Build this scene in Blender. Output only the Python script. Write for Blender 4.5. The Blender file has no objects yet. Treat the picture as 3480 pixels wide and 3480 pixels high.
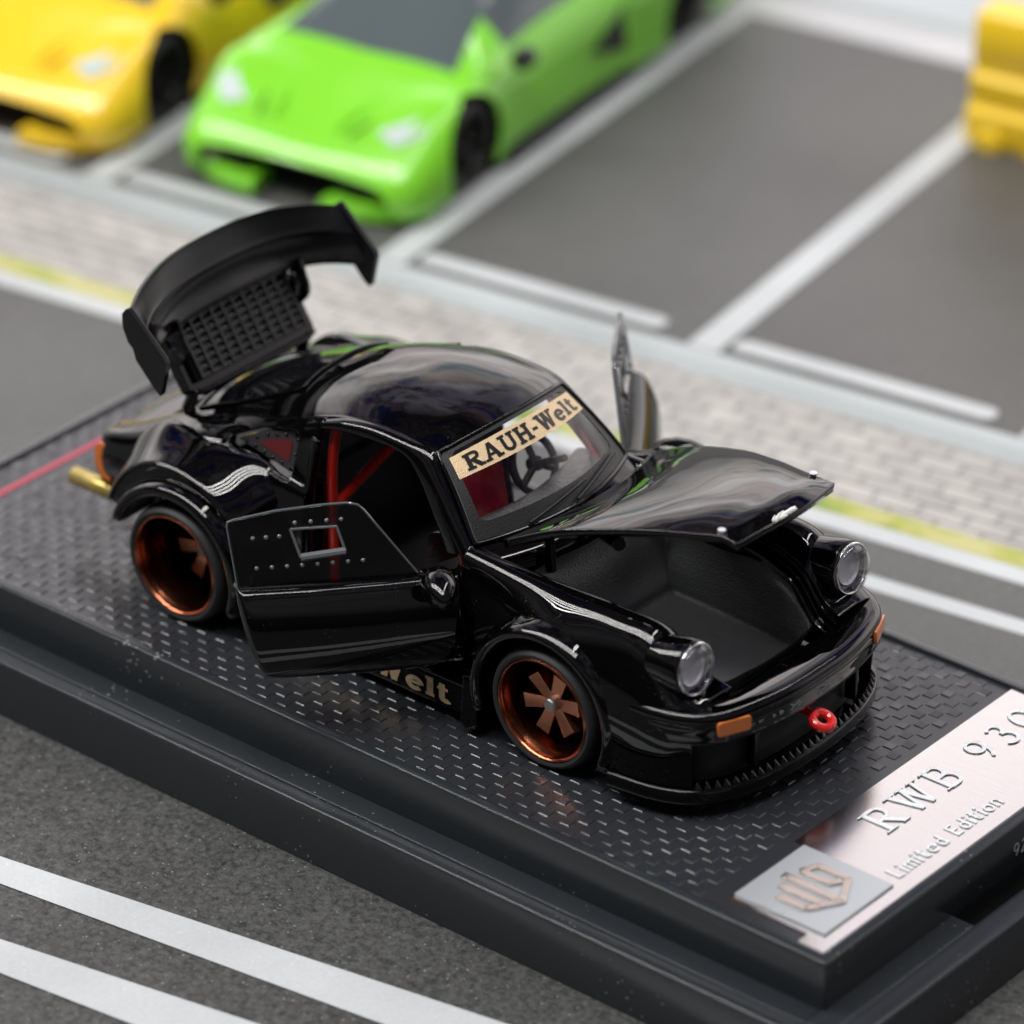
import bpy, bmesh, math, random
from mathutils import Vector, Matrix
random.seed(7)
PI=math.pi
S=bpy.context.scene
COL=S.collection
def rad(a): return math.radians(a)

# ------------------------------------------------------------------ camera
YAW,PITCH,ROLL=rad(129.183),rad(29.478),rad(.632)
CAMLOC=Vector((21.495,-25.8646,20.0057))
fw=Vector((math.cos(PITCH)*math.cos(YAW),math.cos(PITCH)*math.sin(YAW),-math.sin(PITCH)))
r0=fw.cross(Vector((0,0,1))).normalized(); u0=r0.cross(fw)
rr=r0*math.cos(ROLL)+u0*math.sin(ROLL); uu=-r0*math.sin(ROLL)+u0*math.cos(ROLL)
cd=bpy.data.cameras.new('camera'); cam=bpy.data.objects.new('camera',cd); COL.objects.link(cam)
m=Matrix.Identity(4)
for i in range(3): m[i][0]=rr[i]; m[i][1]=uu[i]; m[i][2]=-fw[i]; m[i][3]=CAMLOC[i]
cam.matrix_world=m
cd.sensor_width=36; cd.lens=174.7; cd.clip_start=1; cd.clip_end=2000
cd.dof.use_dof=True; cd.dof.focus_distance=(Vector((1.15,-.95,.9))-CAMLOC).dot(fw); cd.dof.aperture_fstop=.27; cd.dof.aperture_blades=0
S.camera=cam

# ------------------------------------------------------------------ world: a dim hall, softly lit
def world():
    w=bpy.data.worlds.new('World'); S.world=w; w.use_nodes=True
    nt=w.node_tree; nt.nodes.clear(); N=nt.nodes.new; L=nt.links.new
    def ramp(src,stops):
        r=N('ShaderNodeValToRGB'); L(src,r.inputs[0]); el=r.color_ramp.elements
        el[0].position=stops[0][0]; el[0].color=(*stops[0][1],1); el[1].position=stops[-1][0]; el[1].color=(*stops[-1][1],1)
        for p,c in stops[1:-1]:
            e=el.new(p); e.color=(*c,1)
        return r.outputs[0]
    def mix(a,b,f,mode='MIX'):
        m=N('ShaderNodeMix'); m.data_type='RGBA'; m.blend_type=mode
        if isinstance(f,float): m.inputs[0].default_value=f
        else: L(f,m.inputs[0])
        L(a,m.inputs[6]); L(b,m.inputs[7]); return m.outputs[2]
    tc=N('ShaderNodeTexCoord'); sep=N('ShaderNodeSeparateXYZ'); L(tc.outputs['Generated'],sep.inputs[0])
    # far side of the hall: pale stands and walls, then dark fittings, then a dim ceiling
    far=ramp(sep.outputs[2],[(0,(.45,.46,.46)),(.12,(1.5,1.5,1.5)),(.36,(2.25,2.2,2.28)),(.46,(1.9,1.87,1.88)),(.55,(1.15,1.15,1.15)),(.62,(.42,.42,.50)),(.74,(.50,.50,.55)),(.80,(.05,.052,.055))])
    near=ramp(sep.outputs[2],[(0,(.012,.012,.013)),(.25,(.03,.03,.032)),(.45,(.20,.205,.21)),(.8,(.20,.205,.21))])  # upper near side brightened as added fill for the rear wheel spokes
    dt=N('ShaderNodeVectorMath'); dt.operation='DOT_PRODUCT'; dt.inputs[1].default_value=(-.50,.86,0); L(tc.outputs['Generated'],dt.inputs[0])
    fac=ramp(dt.outputs['Value'],[(.12,(0,0,0)),(.62,(1,1,1))])
    base=mix(near,far,fac)
    mp=N('ShaderNodeMapping'); mp.inputs['Scale'].default_value=(1,1,2.6); mp.inputs['Location'].default_value=(.3,.2,.1); L(tc.outputs['Generated'],mp.inputs[0])
    n1=N('ShaderNodeTexNoise'); n1.inputs['Scale'].default_value=3.4; n1.inputs['Detail'].default_value=4; n1.inputs['Roughness'].default_value=.6; L(mp.outputs[0],n1.inputs[0])
    # coloured clutter of the stands higher up, softer and paler below
    r1=ramp(n1.outputs[0],[(.34,(.05,.06,.30)),(.42,(.10,.12,.60)),(.46,(.9,.6,.55)),(.50,(.10,.10,.12)),(.55,(.9,.85,1.0)),(.62,(1.3,1.2,1.2)),(.70,(.2,.2,.22))])
    r2=ramp(n1.outputs[0],[(.36,(.38,.46,.50)),(.46,(.95,.86,.81)),(.54,(1.05,1.0,.97)),(.64,(1.3,1.27,1.25))])
    hi=ramp(sep.outputs[2],[(.50,(0,0,0)),(.60,(1,1,1))])
    pat=mix(r2,r1,hi)
    out=mix(base,pat,1.0,'MULTIPLY')
    bg=N('ShaderNodeBackground'); bg.inputs[1].default_value=1.0; L(out,bg.inputs[0])
    o=N('ShaderNodeOutputWorld'); L(bg.outputs[0],o.inputs[0])
world()
# ceiling tube lamps, in rows
def tube(x,y,z,rot,sx,sy,power,col=(1,.98,.95)):
    l=bpy.data.lights.new('ceiling_tube','AREA'); l.shape='RECTANGLE'; l.size=sx; l.size_y=sy; l.energy=power; l.color=col
    o=bpy.data.objects.new('ceiling_tube',l); COL.objects.link(o); o.location=(x,y,z); o.rotation_euler=(0,0,rot)
for k in range(4):
    tube(-40,-19-6.5*k,66,rad(8),120,1.0,21000)
for k in range(3):
    tube(10,20+14*k,85,rad(98),80,1.4,7000)
S.view_settings.view_transform='Standard'; S.view_settings.look='None'; S.view_settings.gamma=1; S.view_settings.exposure=.18
S.cycles.max_bounces=10; S.cycles.transparent_max_bounces=12; S.cycles.caustics_reflective=False; S.cycles.caustics_refractive=False

# ------------------------------------------------------------------ materials
MAT={}
def mat(name,col=(.5,.5,.5),rough=.5,metal=0,coat=0,bevel=0,spec=.5,trans=0,bump=None,alpha=1,emis=None):
    if name in MAT: return MAT[name]
    M=bpy.data.materials.new(name); M.use_nodes=True; nt=M.node_tree; b=nt.nodes['Principled BSDF']
    b.inputs['Base Color'].default_value=(*col,1); b.inputs['Roughness'].default_value=rough; b.inputs['Metallic'].default_value=metal
    b.inputs['Coat Weight'].default_value=coat; b.inputs['Coat Roughness'].default_value=.02
    b.inputs['Specular IOR Level'].default_value=spec; b.inputs['Transmission Weight'].default_value=trans; b.inputs['Alpha'].default_value=alpha
    nrm=None
    if bevel:
        bv=nt.nodes.new('ShaderNodeBevel'); bv.samples=8; bv.inputs[0].default_value=bevel; nrm=bv.outputs[0]
    if bump:
        sc,st,dist=bump
        n=nt.nodes.new('ShaderNodeTexNoise'); n.inputs['Scale'].default_value=sc; n.inputs['Detail'].default_value=3
        tc=nt.nodes.new('ShaderNodeTexCoord'); nt.links.new(tc.outputs['Object'],n.inputs[0])
        bp=nt.nodes.new('ShaderNodeBump'); bp.inputs['Strength'].default_value=st; bp.inputs['Distance'].default_value=dist
        nt.links.new(n.outputs[0],bp.inputs['Height'])
        if nrm: nt.links.new(nrm,bp.inputs['Normal'])
        nrm=bp.outputs[0]
        if rough>.15:
            mr=nt.nodes.new('ShaderNodeMapRange'); mr.inputs[3].default_value=rough*.85; mr.inputs[4].default_value=min(1,rough*1.2)
            nt.links.new(n.outputs[0],mr.inputs[0]); nt.links.new(mr.outputs[0],b.inputs['Roughness'])
    if nrm: nt.links.new(nrm,b.inputs['Normal'])
    MAT[name]=M; return M
def dust(M,scale=60,amount=.06,col=(.5,.5,.5)):
    """sparse pale specks over the base colour"""
    nt=M.node_tree; b=nt.nodes['Principled BSDF']; N=nt.nodes.new; L=nt.links.new
    tc=N('ShaderNodeTexCoord'); v=N('ShaderNodeTexVoronoi'); v.inputs['Scale'].default_value=scale; L(tc.outputs['Object'],v.inputs[0])
    n=N('ShaderNodeTexNoise'); n.inputs['Scale'].default_value=scale*.12; L(tc.outputs['Object'],n.inputs[0])
    lt=N('ShaderNodeMath'); lt.operation='LESS_THAN'; L(v.outputs['Distance'],lt.inputs[0])
    mr=N('ShaderNodeMapRange'); mr.inputs[1].default_value=.48; mr.inputs[2].default_value=.75; mr.inputs[3].default_value=0; mr.inputs[4].default_value=.22; L(n.outputs[0],mr.inputs[0]); L(mr.outputs[0],lt.inputs[1])
    mu=N('ShaderNodeMath'); mu.operation='MULTIPLY'; mu.inputs[1].default_value=amount; L(lt.outputs[0],mu.inputs[0])
    mx=N('ShaderNodeMix'); mx.data_type='RGBA'; mx.inputs[6].default_value=b.inputs['Base Color'].default_value; mx.inputs[7].default_value=(*col,1)
    L(mu.outputs[0],mx.inputs[0]); L(mx.outputs[2],b.inputs['Base Color'])
    return M
PAINT=dust(mat('gloss_black_paint',(.0012,.0012,.0014),.008,coat=0,bevel=.02,bump=(4,.02,.05)),38,.10)
SATIN=mat('satin_black_plastic',(.006,.0065,.007),.17,bevel=.012,bump=(120,.05,.01))
MATTE=mat('matte_black_plastic',(.010,.0105,.011),.42,bevel=.015,bump=(70,.35,.012))
DARK=mat('dark_interior',(.012,.012,.013),.6)
RUBBER=mat('tyre_rubber',(.022,.023,.024),.52,bevel=.01,bump=(60,.1,.01))
BRONZE=mat('bronze_rim',(.36,.115,.06),.2,metal=1,bevel=.006,bump=(30,.1,.01))
BARREL=mat('dark_bronze_barrel',(.14,.05,.026),.24,metal=1,bump=(14,.1,.02))
BRONZED=mat('bronze_spoke',(.86,.36,.21),.22,metal=.95,bevel=.008)
STEEL=mat('steel_hub',(.45,.46,.45),.35,metal=1,bump=(60,.6,.01))
RED=mat('red_paint',(.62,.022,.012),.28,coat=.5)
REDSEAT=mat('red_seat',(.8,.03,.05),.45)
HOOK=mat('tow_hook_red',(.78,.022,.015),.2,coat=.6)
ORANGE=mat('orange_lens',(.75,.2,.035),.3,coat=.3,bump=(40,.1,.01))
GOLD=mat('gold_print',(.74,.56,.34),.4,metal=.3,bump=(70,.7,.008))
PRINTB=mat('black_print',(.006,.006,.007),.35)
BRASS=mat('brass_pipe',(.55,.42,.13),.32,metal=.7)
def thin(name,tint,rough=.01,ior=1.5):
    """thin clear plastic: tinted see-through plus surface reflection by angle"""
    M=bpy.data.materials.new(name); M.use_nodes=True; nt=M.node_tree; nt.nodes.clear(); N=nt.nodes.new; L=nt.links.new
    t=N('ShaderNodeBsdfTransparent'); t.inputs[0].default_value=(*tint,1); g=N('ShaderNodeBsdfGlossy'); g.inputs[1].default_value=rough
    fr=N('ShaderNodeFresnel'); ge=N('ShaderNodeNewGeometry'); mi=N('ShaderNodeMix'); mi.inputs[2].default_value=ior; mi.inputs[3].default_value=1/ior; L(ge.outputs['Backfacing'],mi.inputs[0]); L(mi.outputs[0],fr.inputs[0])
    m=N('ShaderNodeMixShader'); L(fr.outputs[0],m.inputs[0]); L(t.outputs[0],m.inputs[1]); L(g.outputs[0],m.inputs[2])
    o=N('ShaderNodeOutputMaterial'); L(m.outputs[0],o.inputs[0]); MAT[name]=M; return M
CLEAR=thin('clear_plastic',(.97,.97,.97))
LENS=thin('lamp_glass',(.93,.93,.95),.01,1.55)
LAMP=mat('lamp_reflector',(.78,.76,.79),.35,metal=.3,bump=(40,.3,.01))
CHROME=mat('chrome',(.75,.76,.78),.12,metal=1)
STAND=dust(mat('stand_black_plastic',(.020,.024,.028),.22,bevel=.03,bump=(3,.04,.05)),14,.28)
SMOKE=thin('smoked_window',(.42,.42,.43),.015)

# ------------------------------------------------------------------ geometry helpers
def link(name,me,M=None,parent=None):
    o=bpy.data.objects.new(name,me); COL.objects.link(o)
    if parent: o.parent=parent
    if M: me.materials.append(M)
    return o
def mesh(name,V,F,M=None,parent=None,smooth=True,ang=35):
    me=bpy.data.meshes.new(name); me.from_pydata([tuple(v) for v in V],[],F); me.update()
    bm=bmesh.new(); bm.from_mesh(me); bmesh.ops.remove_doubles(bm,verts=bm.verts,dist=1e-5); bmesh.ops.recalc_face_normals(bm,faces=bm.faces); bm.to_mesh(me); bm.free()
    if smooth:
        me.polygons.foreach_set('use_smooth',[True]*len(me.polygons)); me.set_sharp_from_angle(angle=rad(ang))
    return link(name,me,M,parent)
def cr(p0,p1,p2,p3,t):
    return p1*1.0+( (p2-p0)*.5*t + (p0*2-p1*5+p2*4-p3)*.5*t*t + (p1*3-p0-p2*3+p3)*.5*t*t*t )
def spline(P,n,closed=False):
    P=[Vector(p) for p in P]; out=[]; m=len(P)
    segs=m if closed else m-1
    for i in range(segs):
        if closed: a,b,c,d=P[(i-1)%m],P[i],P[(i+1)%m],P[(i+2)%m]
        else:
            b,c=P[i],P[i+1]; a=P[i-1] if i>0 else b*2-c; d=P[i+2] if i+2<m else c*2-b
        for k in range(n): out.append(cr(a,b,c,d,k/n))
    if not closed: out.append(P[-1])
    return out
def loft(G,nu,nv):
    """G[i][j] control points -> dense grid verts, faces"""
    rows=[spline(r,nv) for r in G]
    cols=list(zip(*rows)); cols=[spline(c,nu) for c in cols]
    nj=len(cols); ni=len(cols[0])
    V=[cols[j][i] for i in range(ni) for j in range(nj)]
    F=[(i*nj+j,i*nj+j+1,(i+1)*nj+j+1,(i+1)*nj+j) for i in range(ni-1) for j in range(nj-1)]
    return V,F
class MB:
    def __init__(s): s.V=[]; s.F=[]
    def add(s,V,F):
        b=len(s.V); s.V+= [Vector(v) for v in V]; s.F+=[tuple(b+i for i in f) for f in F]; return s
    def mirror(s):
        b=len(s.V); s.V+=[Vector((v.x,-v.y,v.z)) for v in s.V[:b]]; s.F+=[tuple(b+i for i in reversed(f)) for f in list(s.F)]; return s
    def box(s,x0,x1,y0,y1,z0,z1):
        V=[(x,y,z) for x in (x0,x1) for y in (y0,y1) for z in (z0,z1)]
        return s.add(V,[(0,1,3,2),(4,6,7,5),(0,4,5,1),(2,3,7,6),(0,2,6,4),(1,5,7,3)])
    def tube(s,P,r,n=12,cap=True):
        P=[Vector(p) for p in P]; R=r if isinstance(r,(list,tuple)) else [r]*len(P)
        rings=[]; up=None
        for i,p in enumerate(P):
            t=((P[i+1] if i+1<len(P) else p)-(P[i-1] if i else p)).normalized()
            if up is None: up=t.orthogonal().normalized()
            up=(up-t*up.dot(t)).normalized(); b=t.cross(up)
            rings.append([p+(up*math.cos(2*PI*k/n)+b*math.sin(2*PI*k/n))*R[i] for k in range(n)])
        V=[v for q in rings for v in q]; F=[(i*n+k,i*n+(k+1)%n,(i+1)*n+(k+1)%n,(i+1)*n+k) for i in range(len(P)-1) for k in range(n)]
        if cap: F+= [tuple(reversed(range(n))),tuple((len(P)-1)*n+k for k in range(n))]
        return s.add(V,F)
    def sweep(s,path,prof,ups,closed_prof=True,cap=True):
        """prof: list of (a,b): a along side=tangent x up, b along up"""
        rings=[]
        P=[Vector(p) for p in path]
        for i,p in enumerate(P):
            t=((P[i+1] if i+1<len(P) else p)-(P[i-1] if i else p)).normalized(); up=Vector(ups[i] if isinstance(ups,list) else ups)
            sd=t.cross(up).normalized(); up=sd.cross(t).normalized()
            rings.append([p+sd*a+up*b for a,b in prof])
        n=len(prof); V=[v for q in rings for v in q]; m=n if closed_prof else n-1
        F=[(i*n+k,i*n+(k+1)%n,(i+1)*n+(k+1)%n,(i+1)*n+k) for i in range(len(P)-1) for k in range(m)]
        if cap and closed_prof: F+=[tuple(reversed(range(n))),tuple((len(P)-1)*n+k for k in range(n))]
        return s.add(V,F)
    def lathe(s,c,prof,n=64,axis='y',a0=0,a1=2*PI):
        """prof: (r, h) ; revolve about axis through c"""
        full=abs(a1-a0-2*PI)<1e-6; m=n if full else n+1
        V=[]
        for k in range(m):
            a=a0+(a1-a0)*k/n
            for r,h in prof:
                if axis=='y': V.append((c[0]+r*math.cos(a),c[1]+h,c[2]+r*math.sin(a)))
                elif axis=='z': V.append((c[0]+r*math.cos(a),c[1]+r*math.sin(a),c[2]+h))
                else: V.append((c[0]+h,c[1]+r*math.cos(a),c[2]+r*math.sin(a)))
        q=len(prof); F=[(k*q+j,k*q+j+1,((k+1)%m)*q+j+1,((k+1)%m)*q+j) for k in range(n) for j in range(q-1)]
        return s.add(V,F)
    def xf(s,M): s.V=[M@v for v in s.V]; return s
    def prism(s,poly,d0,d1):
        """poly list of Vector; extruded between offsets d0 and d1 vectors"""
        n=len(poly); V=[Vector(p)+Vector(d0) for p in poly]+[Vector(p)+Vector(d1) for p in poly]
        F=[tuple(range(n)),tuple(reversed(range(n,2*n)))]+[(k,n+k,n+(k+1)%n,(k+1)%n) for k in range(n)]
        return s.add(V,F)
    def build(s,name,M=None,parent=None,smooth=True,ang=35): return mesh(name,s.V,s.F,M,parent,smooth,ang)
def rrect(x0,x1,y0,y1,r,n=6):
    out=[]
    for cx,cy,a in ((x1-r,y1-r,0),(x0+r,y1-r,90),(x0+r,y0+r,180),(x1-r,y0+r,270)):
        for k in range(n+1):
            t=rad(a+90*k/n); out.append((cx+r*math.cos(t),cy+r*math.sin(t)))
    return out
def bake(o):
    dg=bpy.context.evaluated_depsgraph_get(); dg.update(); e=o.evaluated_get(dg)
    me=bpy.data.meshes.new_from_object(e); mats=list(o.data.materials); o.modifiers.clear(); o.data=me
    return o
def boolean(o,cutters,ang=35):
    for c in cutters:
        md=o.modifiers.new('b','BOOLEAN'); md.operation='DIFFERENCE'; md.object=c; md.solver='EXACT'
    bake(o)
    for c in cutters: bpy.data.objects.remove(c)
    o.data.polygons.foreach_set('use_smooth',[True]*len(o.data.polygons)); o.data.set_sharp_from_angle(angle=rad(ang))
    return o
def solidify(o,t,off=-1):
    md=o.modifiers.new('s','SOLIDIFY'); md.thickness=t; md.offset=off; md.use_even_offset=True; return bake(o)
def empty(name,loc=(0,0,0),rz=0,**kw):
    o=bpy.data.objects.new(name,None); COL.objects.link(o); o.location=loc; o.rotation_euler=(0,0,rz); o.empty_display_size=.3
    for k,v in kw.items(): o[k]=v
    return o
def tag(o,**kw):
    for k,v in kw.items(): o[k]=v
    return o

# ---- slab letters as flat strokes
def arc(cx,cy,rx,ry,a0,a1,n=12): return [(cx+rx*math.cos(rad(a0+(a1-a0)*k/n)),cy+ry*math.sin(rad(a0+(a1-a0)*k/n))) for k in range(n+1)]
def stroke(P,w):
    L=[];R=[]
    for i,p in enumerate(P):
        a=P[i-1] if i else p; b=P[i+1] if i+1<len(P) else p
        d=Vector((b[0]-a[0],b[1]-a[1])).normalized(); n=Vector((-d.y,d.x))*w/2
        L.append((p[0]+n.x,p[1]+n.y)); R.append((p[0]-n.x,p[1]-n.y))
    n=len(P); return L+R,[(i,i+1,n+i+1,n+i) for i in range(n-1)]
def glyph(ch,w=.2,sl=.13,slabs=True):
    """returns (width, [(pts,faces)...]) height 1"""
    out=[]; W=.8
    def st(P,ww=w): out.append(stroke(P,ww))
    def slab(x,y,l=.42):
        if slabs: st([(x-l/2,y),(x+l/2,y)],sl)
    t=sl/2
    if ch=='R': st([(.2,0),(.2,1)]); st([(.2,1-t)]+[(.45,1-t)]+arc(.5,.74,.2,.26-t,85,-85)+[(.2,.48)],w*.8); st([(.42,.48),(.72,.04)],w); slab(.2,t); slab(.76,t,.26); slab(.14,1-t,.28); W=.9
    elif ch=='A': st([(.15,0),(.44,1)],w*.7); st([(.44,1),(.74,0)],w); st([(.25,.32),(.65,.32)],sl); slab(.14,t,.34); slab(.76,t,.36); W=.92
    elif ch=='U': st([(.2,1),(.2,.35)]+arc(.45,.33,.25,.25,180,360)+[(.7,.35),(.7,1)],w*.85); slab(.2,1-t,.4); slab(.7,1-t,.36); W=.9
    elif ch=='H': st([(.2,0),(.2,1)]); st([(.72,0),(.72,1)]); st([(.2,.5),(.72,.5)],sl*1.2); [slab(x,y,.38) for x in (.2,.72) for y in (t,1-t)]; W=.94
    elif ch=='-': st([(.05,.42),(.38,.42)],.17); W=.45
    elif ch=='W': st([(.15,1),(.38,0)],w); st([(.38,0),(.58,.9)],w*.7); st([(.58,1),(.8,0)],w); st([(.8,0),(1.02,1)],w*.7); slab(.15,1-t,.36); slab(.58,1-t,.3); slab(1.04,1-t,.34); W=1.2
    elif ch=='e': st([(.12,.36),(.58,.36)],sl); st(arc(.36,.33,.26,.28,0,320,18),w*.85); W=.72
    elif ch=='l': st([(.2,0),(.2,1)]); slab(.2,t,.36); slab(.12,1-t,.22); W=.42
    elif ch=='t': st([(.2,.92),(.2,.22)]+arc(.36,.2,.16,.14,180,330,8),w*.9); st([(.02,.66),(.44,.66)],sl); W=.56
    elif ch=='B': st([(.2,0),(.2,1)]); st([(.2,1-t),(.42,1-t)]+arc(.45,.76,.18,.24-t,85,-85)+[(.2,.53)],w*.8); st([(.2,.53),(.46,.53)]+arc(.48,.28,.22,.28-t,85,-85)+[(.2,t)],w*.8); slab(.16,t,.26); slab(.16,1-t,.26); W=.86
    elif ch=='9': st(arc(.38,.68,.22,.26,0,360,22),w*.8); st(arc(.3,.68,.31,.62,0,-75,12),w*.8); W=.8
    elif ch=='3': st(arc(.34,.75,.2,.2,150,-90,14),w*.75); st(arc(.34,.28,.24,.25,90,-150,14),w*.8); W=.76
    elif ch=='0': st(arc(.38,.5,.27,.44,0,360,26),w*.8); W=.84
    elif ch=='2': st(arc(.3,.72,.2,.22,160,-40,12)+[(.1,.06)],w*.7); st([(.08,.06),(.56,.06)],w*.7); W=.7
    elif ch=='L': st([(.15,1),(.15,.06),(.55,.06)],w*.8); W=.65
    elif ch=='E': st([(.15,0),(.15,1)],w*.8); [st([(.15,y),(.55,y)],w*.7) for y in (.06,.5,.94)]; W=.68
    elif ch=='i': st([(.12,0),(.12,.64)],w*.8); st([(.12,.8),(.12,.95)],w*.8); W=.28
    elif ch=='m': st([(.1,0),(.1,.64)],w*.75); st(arc(.25,.42,.15,.2,180,0,8)+[(.4,0)],w*.7); st(arc(.55,.42,.15,.2,180,0,8)+[(.7,0)],w*.7); W=.84
    elif ch=='n': st([(.1,0),(.1,.64)],w*.75); st(arc(.28,.4,.18,.22,180,0,8)+[(.46,0)],w*.7); W=.6
    elif ch=='d': st([(.5,0),(.5,1)],w*.75); st(arc(.3,.31,.2,.28,0,360,14),w*.7); W=.66
    elif ch=='o': st(arc(.32,.32,.24,.28,0,360,16),w*.7); W=.66
    else: W=.45
    return W,out
def text_mesh(s,fn,up,w=.2,sl=.13,gap=.04,slabs=True,base_w=None):
    """fn(u,v)->Vector, u along the text 0..total, v 0..1; flat strokes lifted onto the surface, with side walls 'up' thick"""
    V=[];F=[];u=0
    for ch in s:
        W,parts=glyph(ch,w,sl,slabs)
        for pi,(P,Q) in enumerate(parts):
            b=len(V); n=len(P)
            for p in P: V.append((u+p[0],p[1],pi))
            F+=[tuple(b+i for i in f) for f in Q]
        u+=W+gap
    T=u
    return [fn(a/T,b,k) for a,b,k in V],F

# ------------------------------------------------------------------ the printed road mat
MA=rad(8.7); ZG=-.88
def matfn(name,base,rough=.6,grain=.25,gs=26,bs=.25):
    M=mat(name,base,rough); nt=M.node_tree; b=nt.nodes['Principled BSDF']; N=nt.nodes.new; L=nt.links.new
    tc=N('ShaderNodeTexCoord'); n=N('ShaderNodeTexNoise'); n.inputs['Scale'].default_value=gs; n.inputs['Detail'].default_value=5; n.inputs['Roughness'].default_value=.75; L(tc.outputs['Object'],n.inputs[0])
    n2=N('ShaderNodeTexNoise'); n2.inputs['Scale'].default_value=.45; n2.inputs['Detail'].default_value=4; L(tc.outputs['Object'],n2.inputs[0])
    r=N('ShaderNodeMapRange'); r.inputs[1].default_value=.3; r.inputs[2].default_value=.72; r.inputs[3].default_value=1-grain; r.inputs[4].default_value=1+grain*1.4; L(n.outputs[0],r.inputs[0])
    r2=N('ShaderNodeMapRange'); r2.inputs[1].default_value=.3; r2.inputs[2].default_value=.7; r2.inputs[3].default_value=.88; r2.inputs[4].default_value=1.12; L(n2.outputs[0],r2.inputs[0])
    mu=N('ShaderNodeMath'); mu.operation='MULTIPLY'; L(r.outputs[0],mu.inputs[0]); L(r2.outputs[0],mu.inputs[1])
    v=N('ShaderNodeTexVoronoi'); v.inputs['Scale'].default_value=16; L(tc.outputs['Object'],v.inputs[0])
    lt=N('ShaderNodeMath'); lt.operation='LESS_THAN'; lt.inputs[1].default_value=.13; L(v.outputs['Distance'],lt.inputs[0])
    w2=N('ShaderNodeSeparateColor'); L(v.outputs['Color'],w2.inputs[0])
    mm=N('ShaderNodeMath'); mm.operation='MULTIPLY'; L(lt.outputs[0],mm.inputs[0]); L(w2.outputs[0],mm.inputs[1])
    ml=N('ShaderNodeMath'); ml.operation='MULTIPLY_ADD'; ml.inputs[1].default_value=grain*5; L(mm.outputs[0],ml.inputs[0]); L(mu.outputs[0],ml.inputs[2])
    mx=N('ShaderNodeVectorMath'); mx.operation='SCALE'; mx.inputs[0].default_value=base; L(ml.outputs[0],mx.inputs[3]); L(mx.outputs[0],b.inputs['Base Color'])
    bp=N('ShaderNodeBump'); bp.inputs['Strength'].default_value=bs; bp.inputs['Distance'].default_value=.02; L(n.outputs[0],bp.inputs['Height']); L(bp.outputs[0],b.inputs['Normal'])
    return M
ASPH=matfn('printed_asphalt',(.050,.051,.050),.5,1.0,gs=20,bs=.6)
ASPHM=matfn('printed_asphalt_middle_sheen',(.095,.097,.095),.5,.3)  # same road, base paler: reflected sheen put into the colour
ASPHL=matfn('printed_asphalt_bay',(.096,.096,.093),.5,.3)
WHITE=matfn('printed_white_line',(.53,.555,.57),.55,.05)
KERBM=matfn('printed_kerb_grey',(.40,.44,.45),.6,.04)
def strip(name,x0,x1,y0,y1,lev,M,r=0,kind='structure',**kw):
    if r: P=rrect(x0,x1,y0,y1,r,5)
    else: P=[(x0,y0),(x1,y0),(x1,y1),(x0,y1)]
    o=mesh(name,[(x,y,ZG+.004*lev) for x,y in P],[tuple(range(len(P)))],M,smooth=False); o.rotation_euler=(0,0,MA); o['kind']=kind
    return o
strip('ground',-160,160,-160,160,0,ASPH)
strip('parking_bays',-60,60,6.3,13.5,1,ASPHL)
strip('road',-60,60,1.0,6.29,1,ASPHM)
# road lines
for P in ([(-6,-3.86),(6,-3.97),(6,-3.35),(-6,-3.72)],[(-6,-4.74),(5,-4.99),(5,-4.22),(-6,-4.70)]):
    o=mesh('road_marking',[(x,y,ZG+.008) for x,y in P],[(0,1,2,3)],WHITE,smooth=False); o.rotation_euler=(0,0,MA); o['kind']='structure'
for y0,y1,x0,x1 in ((3.46,3.67,1.45,40),(4.20,4.44,-40,40)):
    strip('road_marking',x0,x1,y0,y1,2,WHITE)
def paverm():
    M=mat('printed_pavers',(.4,.38,.35),.65); nt=M.node_tree; b=nt.nodes['Principled BSDF']; N=nt.nodes.new; L=nt.links.new
    tc=N('ShaderNodeTexCoord'); mp=N('ShaderNodeMapping'); mp.inputs['Rotation'].default_value=(0,0,rad(0)); L(tc.outputs['Object'],mp.inputs[0])
    br=N('ShaderNodeTexBrick'); br.inputs['Scale'].default_value=1; br.inputs['Brick Width'].default_value=.44; br.inputs['Row Height'].default_value=.2; br.inputs['Mortar Size'].default_value=.035; br.inputs['Mortar Smooth'].default_value=.8
    br.inputs['Color1'].default_value=(.50,.485,.455,1); br.inputs['Color2'].default_value=(.40,.39,.365,1); br.inputs['Mortar'].default_value=(.25,.243,.23,1); L(mp.outputs[0],br.inputs[0])
    n=N('ShaderNodeTexNoise'); n.inputs['Scale'].default_value=2.2; n.inputs['Detail'].default_value=4; L(tc.outputs['Object'],n.inputs[0])
    r=N('ShaderNodeMapRange'); r.inputs[1].default_value=.3; r.inputs[2].default_value=.7; r.inputs[3].default_value=.86; r.inputs[4].default_value=1.15; L(n.outputs[0],r.inputs[0])
    s=N('ShaderNodeVectorMath'); s.operation='SCALE'; L(br.outputs[0],s.inputs[0]); L(r.outputs[0],s.inputs[3]); L(s.outputs[0],b.inputs['Base Color'])
    return M
PAV=paverm()
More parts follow.
